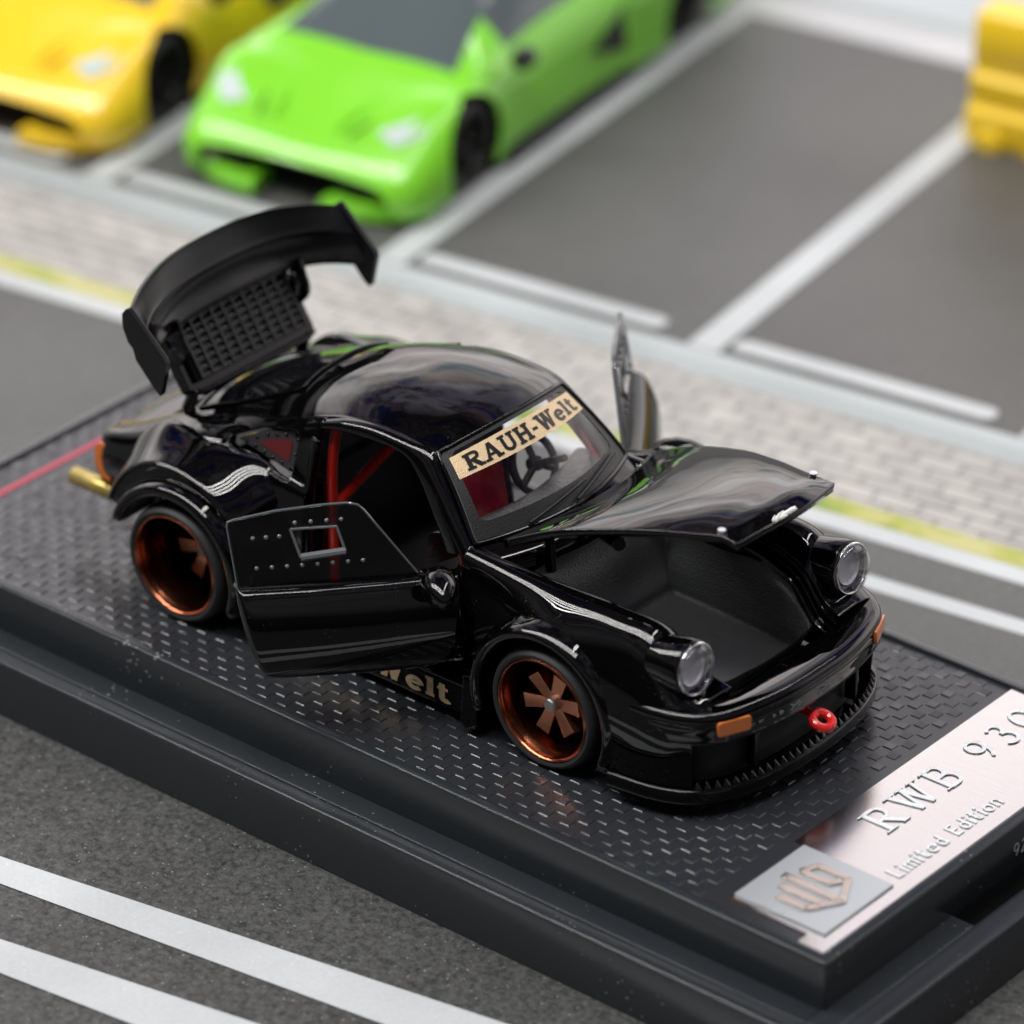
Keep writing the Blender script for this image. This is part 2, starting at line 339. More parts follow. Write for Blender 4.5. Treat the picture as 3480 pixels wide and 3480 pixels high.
def vergem():
    M=mat('printed_verge',(.4,.4,.1),.65); nt=M.node_tree; b=nt.nodes['Principled BSDF']; N=nt.nodes.new; L=nt.links.new
    tc=N('ShaderNodeTexCoord'); n=N('ShaderNodeTexNoise'); n.inputs['Scale'].default_value=1.6; n.inputs['Detail'].default_value=5; L(tc.outputs['Object'],n.inputs[0])
    r=N('ShaderNodeValToRGB'); L(n.outputs[0],r.inputs[0]); e=r.color_ramp.elements; e[0].position=.38; e[0].color=(.20,.30,.06,1); e[1].position=.62; e[1].color=(.52,.50,.22,1); x=e.new(.5); x.color=(.40,.42,.09,1)
    L(r.outputs[0],b.inputs['Base Color']); return M
VERGE=vergem()
strip('grass_verge',-60,60,4.446,4.70,2,VERGE)
strip('pavement',-60,60,4.705,6.06,2,PAV)
strip('kerb_band',-60,60,6.065,6.30,2,KERBM)
strip('kerb_band',-60,60,6.303,6.50,2,matfn('printed_kerb_light',(.48,.515,.525),.6,.04))
for k in range(-9,8):
    x=-1.48+3.35*k
    strip('bay_line',x-.16,x+.16,6.51,13.35,3,WHITE)
    strip('bay_stop_line',x+.22,x+2.85,6.62,6.86,4,WHITE,r=.11)
strip('far_kerb_band',-60,60,13.36,14.0,2,matfn('printed_kerb_pale',(.60,.60,.62),.6,.04))
strip('far_kerb_line',-60,60,14.005,14.2,2,KERBM)
strip('far_pavement',-60,60,14.205,22,2,matfn('printed_far_paving',(.55,.59,.61),.6,.05))
strip('far_red_marking',-2.2,-1.3,15.3,15.7,3,matfn('printed_red',(.6,.12,.13),.6,.04),r=.15)

# ------------------------------------------------------------------ display stand
stand=empty('display_stand',(.15,0,ZG),0,label='two-tiered glossy black plastic display stand under the black model car',category='display stand')
def ring(mb,o,i,z0,z1,bev=.03):
    """rectangular frame: outer o=(x0,x1,y0,y1), inner i, bevelled outer top edge"""
    def rc(b,z,d=0): return [(b[0]+d,b[2]+d,z),(b[1]-d,b[2]+d,z),(b[1]-d,b[3]-d,z),(b[0]+d,b[3]-d,z)]
    L=[rc(o,z0),rc(o,z1-bev),rc(o,z1-bev*.3,bev*.3),rc(o,z1,bev),rc(i,z1),rc(i,z0)]
    V=[v for l in L for v in l]; F=[(4*a+k,4*a+(k+1)%4,4*(a+1)+(k+1)%4,4*(a+1)+k) for a in range(len(L)-1) for k in range(4)]
    return mb.add(V,F)
UP=(-4.67,4.97,-2.03,2.03)
mb=MB(); ring(mb,UP,(UP[0]+.1,UP[1]-.1,UP[2]+.1,UP[3]-.1),-.375,.03,.03); mb.box(UP[0]+.12,UP[1]-.12,UP[2]+.12,UP[3]-.12,-.3,-.02)
def wchild(mb,name,M,parent,smooth=True,ang=30):
    """build in world coordinates, then parent keeping place"""
    o=mb.build(name,M,None,smooth,ang); w=Vector(); p=parent
    while p: w+=p.location; p=p.parent
    o.data.transform(Matrix.Translation(-w)); o.parent=parent; return o
wchild(mb,'upper_tray',STAND,stand)
LO=(-5.05,5.37,-2.40,2.40)
mb=MB(); ring(mb,LO,(-4.9,5.17,-2.26,2.26),ZG+.004,-.37,.035); mb.box(-4.88,4.93,-2.24,2.24,ZG+.01,-.38)
mb.box(4.94,5.165,-2.24,-.46,ZG+.01,-.372)
wchild(mb,'lower_tray',STAND,stand)
# embossed film with raised square pads (checker)
def filmmat():
    M=mat('embossed_film',(.024,.026,.031),.25,spec=.6,bevel=0); nt=M.node_tree; b=nt.nodes['Principled BSDF']; N=nt.nodes.new; L=nt.links.new
    tc=N('ShaderNodeTexCoord'); w=N('ShaderNodeTexWave'); w.inputs['Scale'].default_value=14; w.inputs['Distortion'].default_value=2; L(tc.outputs['Object'],w.inputs[0])
    bp=N('ShaderNodeBump'); bp.inputs['Strength'].default_value=.06; bp.inputs['Distance'].default_value=.01; L(w.outputs[0],bp.inputs['Height']); L(bp.outputs[0],b.inputs['Normal'])
    return M
FILM=filmmat()
mb=MB(); mb.box(-4.569,4.869,-1.929,1.929,-.015,0); wchild(mb,'embossed_sheet',FILM,stand,False)
V=[];F=[]
c=.1; nx=int((3.84+4.55)/c); ny=38
for i in range(nx):
    for j in range(ny):
        if (i+j)%2: continue
        x=-4.55+i*c; y=-1.9+j*c
        if -4.33<x+.05<-4.19: continue
        b=len(V); h=.0065+random.uniform(-.001,.001); e=.012; t1,t2=random.uniform(-.002,.002),random.uniform(-.002,.002)
        V+=[(x+.004,y+.004,.0003),(x+c-.004,y+.004,.0003),(x+c-.004,y+c-.004,.0003),(x+.004,y+c-.004,.0003),(x+e,y+e,h+t1),(x+c-e,y+e,h-t2),(x+c-e,y+c-e,h-t1),(x+e,y+c-e,h+t2)]
        F+=[(b+4,b+5,b+6,b+7),(b,b+1,b+5,b+4),(b+1,b+2,b+6,b+5),(b+2,b+3,b+7,b+6),(b+3,b,b+4,b+7)]
mb=MB().add(V,F); o=wchild(mb,'embossed_pads',FILM,stand,False); o['kind']='stuff'
mb=MB(); mb.box(-4.29,-4.23,-1.9,1.9,.001,.006); wchild(mb,'red_stripe',mat('red_print',(.42,.03,.07),.35),stand,False)
# name plate
def platem():
    M=mat('brushed_silver_plate',(.86,.84,.82),.15,metal=1); nt=M.node_tree; b=nt.nodes['Principled BSDF']; N=nt.nodes.new; L=nt.links.new
    tc=N('ShaderNodeTexCoord'); mp=N('ShaderNodeMapping'); mp.inputs['Scale'].default_value=(.8,60,1); mp.inputs['Rotation'].default_value=(0,0,rad(20)); L(tc.outputs['Object'],mp.inputs[0])
    n=N('ShaderNodeTexNoise'); n.inputs['Scale'].default_value=3; L(mp.outputs[0],n.inputs[0])
    bp=N('ShaderNodeBump'); bp.inputs['Strength'].default_value=.05; bp.inputs['Distance'].default_value=.01; L(n.outputs[0],bp.inputs['Height']); L(bp.outputs[0],b.inputs['Normal'])
    return M
PLATE=platem()
pl=[(3.84,1.925),(4.862,1.925),(4.862,-1.92),(4.63,-1.92),(4.63,-1.79),(3.93,-1.79),(3.93,-.9),(3.84,-.9)]
mb=MB().prism([Vector((x,y,0)) for x,y in pl],(0,0,.002),(0,0,.012)); plate=wchild(mb,'name_plate',PLATE,stand,False)
EMB=mat('embossed_silver',(.80,.83,.86),.25,metal=.1,bevel=.008)
def child_w(mb,name,M,par,smooth=False,ang=30):
    return wchild(mb,name,M,par,smooth,ang)
def letters(txt,fn,lift,name,M,par,**kw):
    V,F=text_mesh(None,fn,lift,**kw); 
# texts are extruded strokes
def ext_text(txt,fn,h,**kw):
    V,F=text_mesh(txt,lambda u,v,k: Vector((u,v,k)),0,**kw)
    b=[fn(v.x,v.y,.0004+.0006*v.z) for v in V]; t=[fn(v.x,v.y,h+.0006*v.z) for v in V]; n=len(V)
    FF=list(F)+[tuple(n+i for i in f) for f in F]
    for f in F:
        for a,c in zip(f,f[1:]+f[:1]): FF.append((a,c,n+c,n+a))
    return MB().add(b+t,FF)
def letters(txt,fn,h,M,par,**kw):
    """one object per letter; fn takes distance along in letter widths (0..1) and height (0..1)"""
    gap=kw.get('gap',.04); ws=[glyph(c)[0] for c in txt]; T=sum(ws)+gap*len(ws); u=0
    for ch,w_ in zip(txt,ws):
        if ch!=' ':
            W,parts=glyph(ch,kw.get('w',.2),kw.get('sl',.13),kw.get('slabs',True)); mb=MB()
            for k,(P,Q) in enumerate(parts):
                b=[fn((u+x)/T,y,.0004+.0006*k) for x,y in P]; t=[fn((u+x)/T,y,h+.0006*k) for x,y in P]; n=len(P)
                FF=list(Q)+[tuple(n+i for i in f) for f in Q]
                for f in Q:
                    for a,c in zip(f,f[1:]+f[:1]): FF.append((a,c,n+c,n+a))
                mb.add(b+t,FF)
            child_w(mb,'letter',M,par)
        u+=w_+gap
letters('RWB 930',lambda u,v,k: Vector((4.31-.29*v,-.36+2.16*u,.012+k)),.011,EMB,plate,w=.13,sl=.05,gap=.14)
letters('Limited Edition',lambda u,v,k: Vector((4.72-.14*v,-.80+1.36*u,.012+k)),.008,EMB,plate,w=.16,sl=.06,gap=.05,slabs=False)
mb=MB(); ex=(3.935,4.74,-1.735,-.90)
mb.box(ex[0],ex[1],ex[2],ex[3],.013,.03); emb=child_w(mb,'emblem_tile',mat('silver_tile',(.50,.53,.56),.28,metal=.4,bevel=.01),plate)
def hexp(r,n=6,a0=90): return [(-1.32+r*math.cos(rad(a0+360*k/n)),4.335-r*math.sin(rad(a0+360*k/n))) for k in range(n)]
LOGO=mat('emblem_gold_silver',(.62,.55,.50),.12,metal=1,bevel=.008)
mb=MB()
def bar2(P,w,z0=.0305,z1=.046):
    Vv,Ff=stroke(P,w); n=len(Vv); V3=[(4.335-v,-1.32+u,z0) for u,v in Vv]+[(4.335-v,-1.32+u,z1) for u,v in Vv]
    FF=list(Ff)+[tuple(n+i for i in f) for f in Ff]
    for f in Ff:
        for a,c in zip(f,f[1:]+f[:1]): FF.append((a,c,n+c,n+a))
    mb.add(V3,FF)
# hexagonal monogram: slanted bars and a closed loop
bar2([(-.25,.13),(-.25,-.12)],.07); bar2([(-.13,.20),(-.13,-.20)],.07,.0306,.0462); bar2([(-.01,.27),(-.01,-.26)],.07,.0307,.0464)
bar2([(-.25,-.12),(-.01,-.26),(.25,-.12),(.25,.14),(.11,.20)],.06,.0308,.0466); bar2([(.12,.20),(.12,-.06),(.20,-.10)],.06,.0309,.0468)
o=child_w(mb,'monogram',LOGO,plate)
# serial on the front wall
letters('92',lambda u,v,k: Vector((4.971+k,.30+.2*u,-.26+.12*v)),.003,mat('faint_white_print',(.4,.42,.42),.5),stand,w=.14,slabs=False)

# ------------------------------------------------------------------ the black model car
car=empty('black_model_car',(0,0,0),0,label='glossy black model sports car with doors, bonnet and engine lid open on the stand',category='model car')
ZC=.5
body=MB()
# roof from windscreen header to the rear window foot
RX=[.265,.05,-.3,-.6,-.9,-1.25,-1.8,-2.36]
RE=[(.265,.755,1.935),(.05,.76,1.97),(-.3,.765,1.975),(-.6,.765,1.93),(-.9,.762,1.83),(-1.25,.755,1.69),(-1.8,.73,1.47),(-2.36,.70,1.27)]
RC=[(.40,2.03),(.10,2.085),(-.3,2.115),(-.62,2.10),(-.95,2.035),(-1.3,1.90),(-1.85,1.66),(-2.40,1.38)]
def roofpt(i,f):
    e=RE[i]; cx,cz=RC[i]; a=abs(f)
    return Vector((cx+(e[0]-cx)*a**2.2, e[1]*f, cz+(e[2]-cz)*a**2.6))
roofG=[[roofpt(i,f) for f in (-1,-.93,-.75,-.5,-.25,0,.25,.5,.75,.93,1)] for i in range(8)]
body.add(*loft(roofG,8,4))
# header lip
hp=[roofpt(0,f)+Vector((.015,0,-.01)) for f in [k/12 for k in range(-12,13)]]
half=MB()
R=[(.86,-.95,1.34),(.70,-.905,1.50),(.55,-.86,1.66),(.40,-.805,1.81),(.265,-.755,1.935),(.05,-.76,1.97),(-.3,-.765,1.975),(-.6,-.765,1.93),(-.80,-.763,1.865),(-.95,-.762,1.81)]
Q=[(.575,-.98,1.28),(.418,-.94,1.49),(.30,-.90,1.63),(.20,-.875,1.75),(.08,-.855,1.85),(-.08,-.845,1.88),(-.35,-.84,1.865),(-.57,-.84,1.845),(-.76,-.84,1.80),(-.95,-.85,1.74)]
rows=[]
for r,q in zip(R,Q):
    r=Vector(r);q=Vector(q); d=q-r; n=Vector((0,-1,.25))
    rows.append([r+Vector((-.03,.10,-.02)) if 0 else r+Vector((0,.02,.0)),r+d*.08+n*.022,r+d*.35+n*.04,r+d*.7+n*.03,q-d*.06+n*.01,q+Vector((0,.03,0)),q+Vector((0,.11,.02))])
half.add(*loft(rows,5,4))
# windscreen side of the pillar
rows=[]
for r in R[:5]:
    r=Vector(r); rows.append([r+Vector((0,.02,0)),r+Vector((.0,.05,-.005)),r+Vector((-.02,.08,-.04)),r+Vector((-.06,.09,-.10))])
half.add(*loft(rows,5,3))
# rear quarter
QS=[(-.79,[(.775,1.865),(.85,1.70),(.94,1.35),(1.0,1.26),(1.04,1.0),(1.05,.6),(.98,.22)]),
    (-1.2,[(.755,1.70),(.82,1.60),(.92,1.40),(1.0,1.30),(1.06,1.02),(1.06,.6),(.98,.22)]),
    (-1.6,[(.742,1.56),(.80,1.51),(.89,1.44),(1.0,1.35),(1.10,1.08),(1.1,.6),(1.0,.22)]),
    (-2.0,[(.725,1.405),(.78,1.40),(.87,1.38),(.99,1.31),(1.1,1.06),(1.12,.6),(1.0,.22)]),
    (-2.36,[(.70,1.28),(.76,1.28),(.85,1.25),(.93,1.18),(.98,.98),(.98,.7),(.92,.5)]),
    (-2.75,[(.68,1.07),(.74,1.085),(.83,1.075),(.90,1.03),(.94,.90),(.93,.68),(.86,.50)]),
    (-3.0,[(.66,.96),(.72,.97),(.80,.965),(.87,.96),(.91,.84),(.90,.66),(.82,.52)]),
    (-3.08,[(.64,.93),(.70,.94),(.77,.935),(.83,.93),(.87,.82),(.86,.66),(.78,.54)])]
quarter=[[Vector((x,-w,z)) for w,z in r] for x,r in QS]
V,F=loft(quarter,8,6)
qo=mesh('quarter',V,F,PAINT); solidify(qo,.05,1)
def cutter(mb): o=mb.build('cut',None,None,False); return o
def cyl(c,r,d0,d1,n=64): return MB().prism([Vector((c[0]+r*math.cos(2*PI*k/n),0,c[1]+r*math.sin(2*PI*k/n))) for k in range(n)],(0,d0,0),(0,d1,0))
qw=[(-1.66,1.46),(-1.38,1.60),(-1.03,1.70),(-.985,1.66),(-.985,1.34),(-1.02,1.33),(-1.62,1.42)]
c1=cutter(MB().prism([Vector((x,0,z)) for x,z in qw],(0,-1.3,0),(0,-.6,0)))
c2=cutter(cyl((-1.775,ZC),.62,-1.6,-.5))
boolean(qo,[c1,c2])
def absorb(mb,o):
    mb.add([v.co.copy() for v in o.data.vertices],[tuple(p.vertices) for p in o.data.polygons]); bpy.data.objects.remove(o)
absorb(half,qo)
# front wing
FS=[(.79,[(.90,1.31),(.95,1.335),(1.0,1.27),(1.03,1.0),(1.04,.6),(.98,.25)]),
    (.98,[(.885,1.29),(.955,1.335),(1.02,1.26),(1.06,1.0),(1.07,.6),(1.0,.2)]),
    (1.35,[(.845,1.265),(.955,1.335),(1.05,1.27),(1.14,1.02),(1.17,.6),(1.1,.2)]),
    (1.775,[(.81,1.26),(.95,1.34),(1.08,1.285),(1.215,1.10),(1.28,.7),(1.24,.2)]),
    (2.2,[(.79,1.25),(.94,1.345),(1.08,1.28),(1.20,1.06),(1.28,.7),(1.25,.2)]),
    (2.6,[(.75,1.18),(.90,1.30),(1.06,1.24),(1.17,1.02),(1.25,.7),(1.24,.2)]),
    (2.86,[(.70,.955),(.84,.97),(1.02,.97),(1.13,.90),(1.2,.65),(1.18,.2)]),
    (3.04,[(.67,.875),(.80,.885),(.96,.885),(1.06,.84),(1.1,.6),(1.08,.25)])]
V,F=loft([[Vector((x,-w,z)) for w,z in r] for x,r in FS],8,7)
fo=mesh('wing',V,F,PAINT); solidify(fo,.05,1); boolean(fo,[cutter(cyl((1.775,ZC),.60,-1.6,-.5))]); absorb(half,fo)
# inner channel of the wing down to the boot seal
rows=[[Vector((x,-w,z)),Vector((x,-(w-.02),z-.02)),Vector((x,-(w-.02),z-.10)),Vector((x,-(w-.09),z-.115)),Vector((x,-(w-.10),z-.2))] for x,w,z in ((.98,.885,1.29),(1.35,.845,1.265),(1.775,.81,1.26),(2.2,.79,1.25),(2.6,.75,1.18),(2.86,.70,.955),(3.04,.67,.875))]
half.add(*loft(rows,6,3))
# sill and skirt
rows=[[Vector((x,-w,z)) for w,z in ((.90,.40),(1.02,.40),(1.05,.385),(1.20,.36),(1.225,.34),(1.235,.14),(1.20,.10),(1.0,.09))] for x in (-1.15,-.4,.4,1.15)]
half.add(*loft(rows,3,4))
# door shuts
half.box(.72,.80,-.97,-.80,.38,1.28); half.box(-.86,-.78,-1.0,-.82,.38,1.34)
# B pillar bright edge
half.tube([(-.81,-1.0,.42),(-.815,-1.015,1.0),(-.81,-.975,1.3),(-.80,-.88,1.72)],[.042]*4,12)
half.mirror(); body.V+=[]; body.add(half.V,half.F)
# cowl between windscreen and bonnet
rows=[]
for f in (-1,-.8,-.5,0,.5,.8,1):
    a=abs(f); rows.append([Vector((.80+.22*(1-a*a),.93*f,1.40-.01*a)),Vector((.90+.22*(1-a*a),.92*f,1.365-.01*a)),Vector((1.02+.2*(1-a*a),.90*f,1.33-.02*a)),Vector((1.05+.2*(1-a*a),.88*f,1.22))])
body.add(*loft(rows,6,3))
# rear valance / tail between quarters
rows=[]
for f in (-1,-.6,0,.6,1):
    rows.append([Vector((-2.80-.06*(1-f*f),.68*f,1.0)),Vector((-3.05-.09*(1-f*f),.66*f,.94)),Vector((-3.14-.1*(1-f*f),.80*f,.86)),Vector((-3.14-.1*(1-f*f),.94*f,.7)),Vector((-3.02-.1*(1-f*f),.90*f,.42))])
body.add(*loft(rows,6,5))
rows=[]
for s in (-1,1):
    pass
bodyo=wchild(body,'body',PAINT,car,True,32)

# inner black floor, bulkheads, engine bay
mb=MB(); mb.box(-2.2,3.0,-.95,.95,.16,.34); mb.box(.80,.92,-.92,.92,.30,1.25); mb.box(-1.1,-1.0,-.86,.86,.3,1.25); mb.box(-2.9,-2.2,-.68,.68,.6,.9)
for sy in (-1,1): mb.box(-2.4,-1.15,min(sy*.70,sy*.74),max(sy*.70,sy*.74),.1,1.1); mb.box(1.12,2.45,min(sy*.80,sy*.84),max(sy*.80,sy*.84),.1,1.02)
wchild(mb,'chassis',DARK,car,False)

# ---- wheel arch flares
def flare(c,name,prof,a0,a1,nseg=26,tw=None):
    """prof(theta)->list of (r,w)"""
    rows=[]
    for k in range(nseg+1):
        a=rad(a0+(a1-a0)*k/nseg); P=prof(a,k/nseg)
        rows.append([Vector((c+r*math.cos(a),-w,ZC+r*math.sin(a))) for r,w in P])
    V,F=loft(rows,2,5); m=MB().add(V,F)
    out=[]
    for s in (0,1):
        q=MB().add(m.V,m.F)
        if s: q.V=[Vector((v.x,-v.y,v.z)) for v in q.V]; q.F=[tuple(reversed(f)) for f in q.F]
        o=wchild(q,name,PAINT,car,True,40); md=o.modifiers.new('s','SOLIDIFY'); md.thickness=.03; md.offset=0; out.append(o)
    return out
def pf(a,t):
    s=max(0,math.sin(a))
    return [(.60,1.12),(.60,1.28),(.615,1.325),(.645,1.33),(.68,1.30-.02*s),(.70,1.26-.06*s),(.72,1.20-.10*s)]
flare(1.775,'front_flare',pf,-24,200)
def pr(a,t):
    s=max(0,math.sin(a)); d=math.degrees(a)
    rc=.70+.12*min(1,max(0,(d-40)/75)); rt=min(1.02,(1.385-.5)/max(s,.3)); rt=max(rt,rc+.06)
    if d<40: rc=.72; rt=.86
    if d<0: rt=.80
    wt=1.02 if d<140 else .98
    return [(.60,1.1),(.60,1.46),(.615,1.51),(.66,1.51),(.685,1.45),(.69,1.385),(rc-.005,1.37),(rc+.01,1.385),(rc+(rt-rc)*.5,1.21),(rt,wt),(rt+.0,wt-.08)]
flare(-1.775,'rear_flare',pr,-20,160)
# fin at the rear end of each front flare
for s in (-1,1):
    mb=MB().prism([Vector((1.0,s*1.22,z)) if 0 else Vector((x,0,z)) for x,z in ((1.02,.52),(1.13,.55),(1.16,.12),(1.05,.05),(1.0,.12))],(0,s*1.18,0),(0,s*1.31,0)); wchild(mb,'flare_fin',PAINT,car)

# ---- bumper, air dam, splitter
PLAN=[(3.40,0),(3.385,.4),(3.31,.78),(3.21,1.02),(3.02,1.18),(2.78,1.26),(2.42,1.29)]
INN=[(3.06,0),(3.06,.25),(3.07,.45),(3.06,.64),(2.97,.82),(2.85,1.0),(2.42,1.10)]
def plan_full(P): 
    L=[(x,-y) for x,y in P[::-1]]+[(x,y) for x,y in P[1:]]; return L
def sweepplan(P,prof,inner=None):
    F=plan_full(P); I=plan_full(inner) if inner else None; rows=[]
    for k,(x,y) in enumerate(F):
        a=F[max(k-1,0)]; b=F[min(k+1,len(F)-1)]; t=Vector((b[0]-a[0],b[1]-a[1],0)).normalized(); n=Vector((t.y,-t.x,0))
        if n.x<0: n=-n
        row=[]
        if I: row=[Vector((I[k][0],I[k][1],.865)),Vector((I[k][0]*.5+x*.5,I[k][1]*.5+y*.5,.90))]
        row+=[Vector((x,y,z))-n*d for d,z in prof]; rows.append(row)
    return rows
mb=MB().add(*loft(sweepplan(PLAN,[(.07,.905),(.02,.885),(0,.85),(0,.83),(.012,.815),(.012,.805),(0,.79),(0,.72),(.0,.66),(.03,.63),(.08,.62)],INN),8,4))
wchild(mb,'front_bumper',PAINT,car,True,50)
mb=MB().add(*loft(sweepplan(PLAN,[(.08,.62),(.13,.60),(.17,.45),(.17,.33),(.15,.26)]),8,3))
wchild(mb,'air_dam',mat('air_dam_black',(.006,.006,.006),.45),car,True,50)
F=plan_full(PLAN)
for x,y in ((3.24,.62),(3.24,-.62),(2.98,1.08),(2.98,-1.08)):
    mb=MB(); mb.box(-.05,.04,-.02,.02,.30,.61); mb.xf(Matrix.Translation((x,y,0))@Matrix.Rotation(math.atan2(y,4)*1.2,4,'Z')); wchild(mb,'air_dam_rib',PAINT,car)
SPL=[(3.40,0),(3.385,.35),(3.33,.70),(3.22,.98),(3.05,1.18),(2.78,1.295),(2.44,1.345)]
mb=MB().add(*loft(sweepplan(SPL,[(.24,.27),(.10,.262),(.02,.255),(0,.235),(0,.16),(.03,.13),(.2,.12)]),8,4))
wchild(mb,'front_splitter',PAINT,car,True,50)
# serrated row along the splitter
pts=[]; dense=spline([Vector((x,y,0)) for x,y in plan_full(SPL)],40)
acc=0
splitter=[o for o in car.children if o.name.startswith('front_splitter')][0]
for i in range(1,len(dense)-1):
    d=(dense[i]-dense[i-1]).length; acc+=d
    if acc>.075 and abs(dense[i].y)<1.12:
        acc=0; t=(dense[i+1]-dense[i-1]).normalized(); n=Vector((t.y,-t.x,0)); n=n if n.x>0 else -n
        P=dense[i]; b=P-n*.01; w=.03
        mb=MB().add([b-t*w+Vector((0,0,.25)),b+t*w+Vector((0,0,.25)),b-n*.07+t*w+Vector((0,0,.262)),b-n*.07-t*w+Vector((0,0,.262)),b-n*.035+Vector((0,0,.31))],[(0,1,2,3),(0,1,4),(1,2,4),(2,3,4),(3,0,4)]); wchild(mb,'tooth',PAINT,splitter,False)

# lower side strakes at the corners
# signals
for s in (-1,1):
    c0=Vector((3.315,s*.775,.785)); c1=Vector((3.205,s*1.03,.785)); t=(c1-c0).normalized(); n=Vector((abs(t.y),-t.x*(1 if t.y>0 else -1),0)); n=n if n.x>0 else -n
    mb=MB(); pr_=rrect(0,(c1-c0).length,-.058,.058,.02,3)
    mb.prism([c0+t*a+Vector((0,0,b)) for a,b in pr_],-n*.03,n*.022); wchild(mb,'turn_signal',ORANGE,car,True,40)
# tow hook
ring_=[(3.45+.07*math.cos(rad(a)),-.05+.08*math.sin(rad(a)),.50+.03*math.cos(rad(a))*-1) for a in range(0,361,18)]
mb=MB().tube(ring_,.038,10,cap=False); mb.tube([(3.2,-.05,.53),(3.40,-.05,.52)],.03,8); wchild(mb,'tow_hook',HOOK,car)

# ---- headlights
for s in (-1,1):
    c=Vector((2.92,s*.963,1.165))
    T=Matrix.Translation(c)@Matrix.Rotation(rad(-8),4,'Y')@Matrix.Rotation(rad(0),4,'Z')
    mb=MB().lathe((0,0,0),[(.0,-.75),(.13,-.70),(.19,-.42),(.215,-.15),(.222,-.03),(.215,.0),(.195,.01),(.195,-.05),(0,-.05)],48,'x').xf(T); hl=wchild(mb,'headlight',PAINT,car,True,40)
    mb=MB().lathe((0,0,0),[(.0,-.03),(.08,-.03),(.12,-.02),(.135,.0),(.15,-.02),(.19,-.025)],40,'x').xf(T); o=child_w(mb,'reflector',LAMP,hl,True)
    mb=MB().lathe((0,0,0),[(.192,-.02),(.192,.035),(.178,.07),(.15,.085),(.12,.095),(.0,.10)],48,'x').xf(T); o=child_w(mb,'lens',LENS,hl,True,60)
    o.modifiers.new('s','SOLIDIFY').thickness=.012
    mb=MB().tube([T@Vector((.03,.196*math.cos(2*PI*k/40),.196*math.sin(2*PI*k/40))) for k in range(41)],.012,8,cap=False); child_w(mb,'trim_ring',CHROME,hl,True,60)

# ---- wheels
def wheel(x,side,w,width,depth):
    root=empty('wheel',(x,side*w,ZC)); root.parent=car
    def B(mb,name,M,ang=35):
        if side>0: mb.xf(Matrix.Rotation(PI,4,'Z'))
        return mb.build(name,M,root,True,ang)
    # local: outer face at y=0 facing -y, inward +y
    W=width
    B(MB().lathe((0,0,0),[(.415,.02),(.43,-.012),(.455,-.02),(.475,-.005),(.492,.025),(.5,.07),(.5,W-.07),(.49,W-.02),(.45,W),(.41,W)],96),'tyre',RUBBER)
    B(MB().lathe((0,0,0),[(.418,.03),(.425,-.008),(.412,-.018),(.400,-.008),(.393,.01),(.39,.03)],96),'rim',BRONZE)
    B(MB().lathe((0,0,0),[(.39,.03),(.375,.06),(.368,depth*.7),(.345,depth+.08),(.33,W-.03),(.0,W-.02)],96),'barrel',BARREL)
    mb=MB(); dp=depth
    for k in range(6):
        a=2*PI*k/6+rad(12); ca,sa=math.cos(a),math.sin(a)
        V=[]
        for r,t,y in ((.05,.045,.0),(.16,.052,-.012),(.262,.062,-.025),(.275,.06,.0),(.30,.05,.22)):
            for tt,yy in ((-t,y),(t,y),(t*.9,y+.10),(-t*.9,y+.10)): V.append((r*ca-tt*sa,dp+yy,r*sa+tt*ca))
        F=[(4*q+i,4*q+(i+1)%4,4*q+4+(i+1)%4,4*q+4+i) for q in range(4) for i in range(4)]+[(3,2,1,0),(16,17,18,19)]
        m2=MB().add(V,F); B(m2,'spoke',BRONZED,25)
    B(MB().lathe((0,0,0),[(0,dp-.05),(.045,dp-.05),(.055,dp-.04),(.06,dp+.01),(.085,dp+.015),(.09,dp+.04)],32),'hub_cap',STEEL)
    B(MB().lathe((0,0,0),[(.09,dp+.03),(.12,dp+.02),(.12,dp+.09)],48),'brake_disc',mat('dark_bronze',(.05,.018,.01),.2,metal=1))
    return root
for x,w,W,d in ((1.775,1.29,.42,.13),(-1.775,1.485,.66,.36)):
    for s in (-1,1): wheel(x,s,w,W,d)

# ---- windscreen
def WS(u,v,off=0):
    a=abs(u); e0=Vector((.80,.925*u,1.40)); e1=Vector((.275,.745*u,1.925)); p=e0.lerp(e1,v)
    c=(1-a*a); p+=Vector((.22*(1-v)+.11*v,0,.02*(1-v)+.09*v))*c; p+=Vector((.03,0,.03))*4*v*(1-v)*.6
    return p+Vector((.7,.12*u,.7))*off
def patch(fn,nu,nv,u0,u1,v0,v1):
    V=[fn(u0+(u1-u0)*i/nu,v0+(v1-v0)*j/nv) for i in range(nu+1) for j in range(nv+1)]
    return V,[(i*(nv+1)+j,(i+1)*(nv+1)+j,(i+1)*(nv+1)+j+1,i*(nv+1)+j+1) for i in range(nu) for j in range(nv)]
V,F=patch(lambda u,v: WS(u,v,0),32,16,-.97,.97,.02,.97)
wsr=empty('windscreen',(0,0,0)); wsr.parent=car
o=mesh('glass',V,F,CLEAR,wsr)
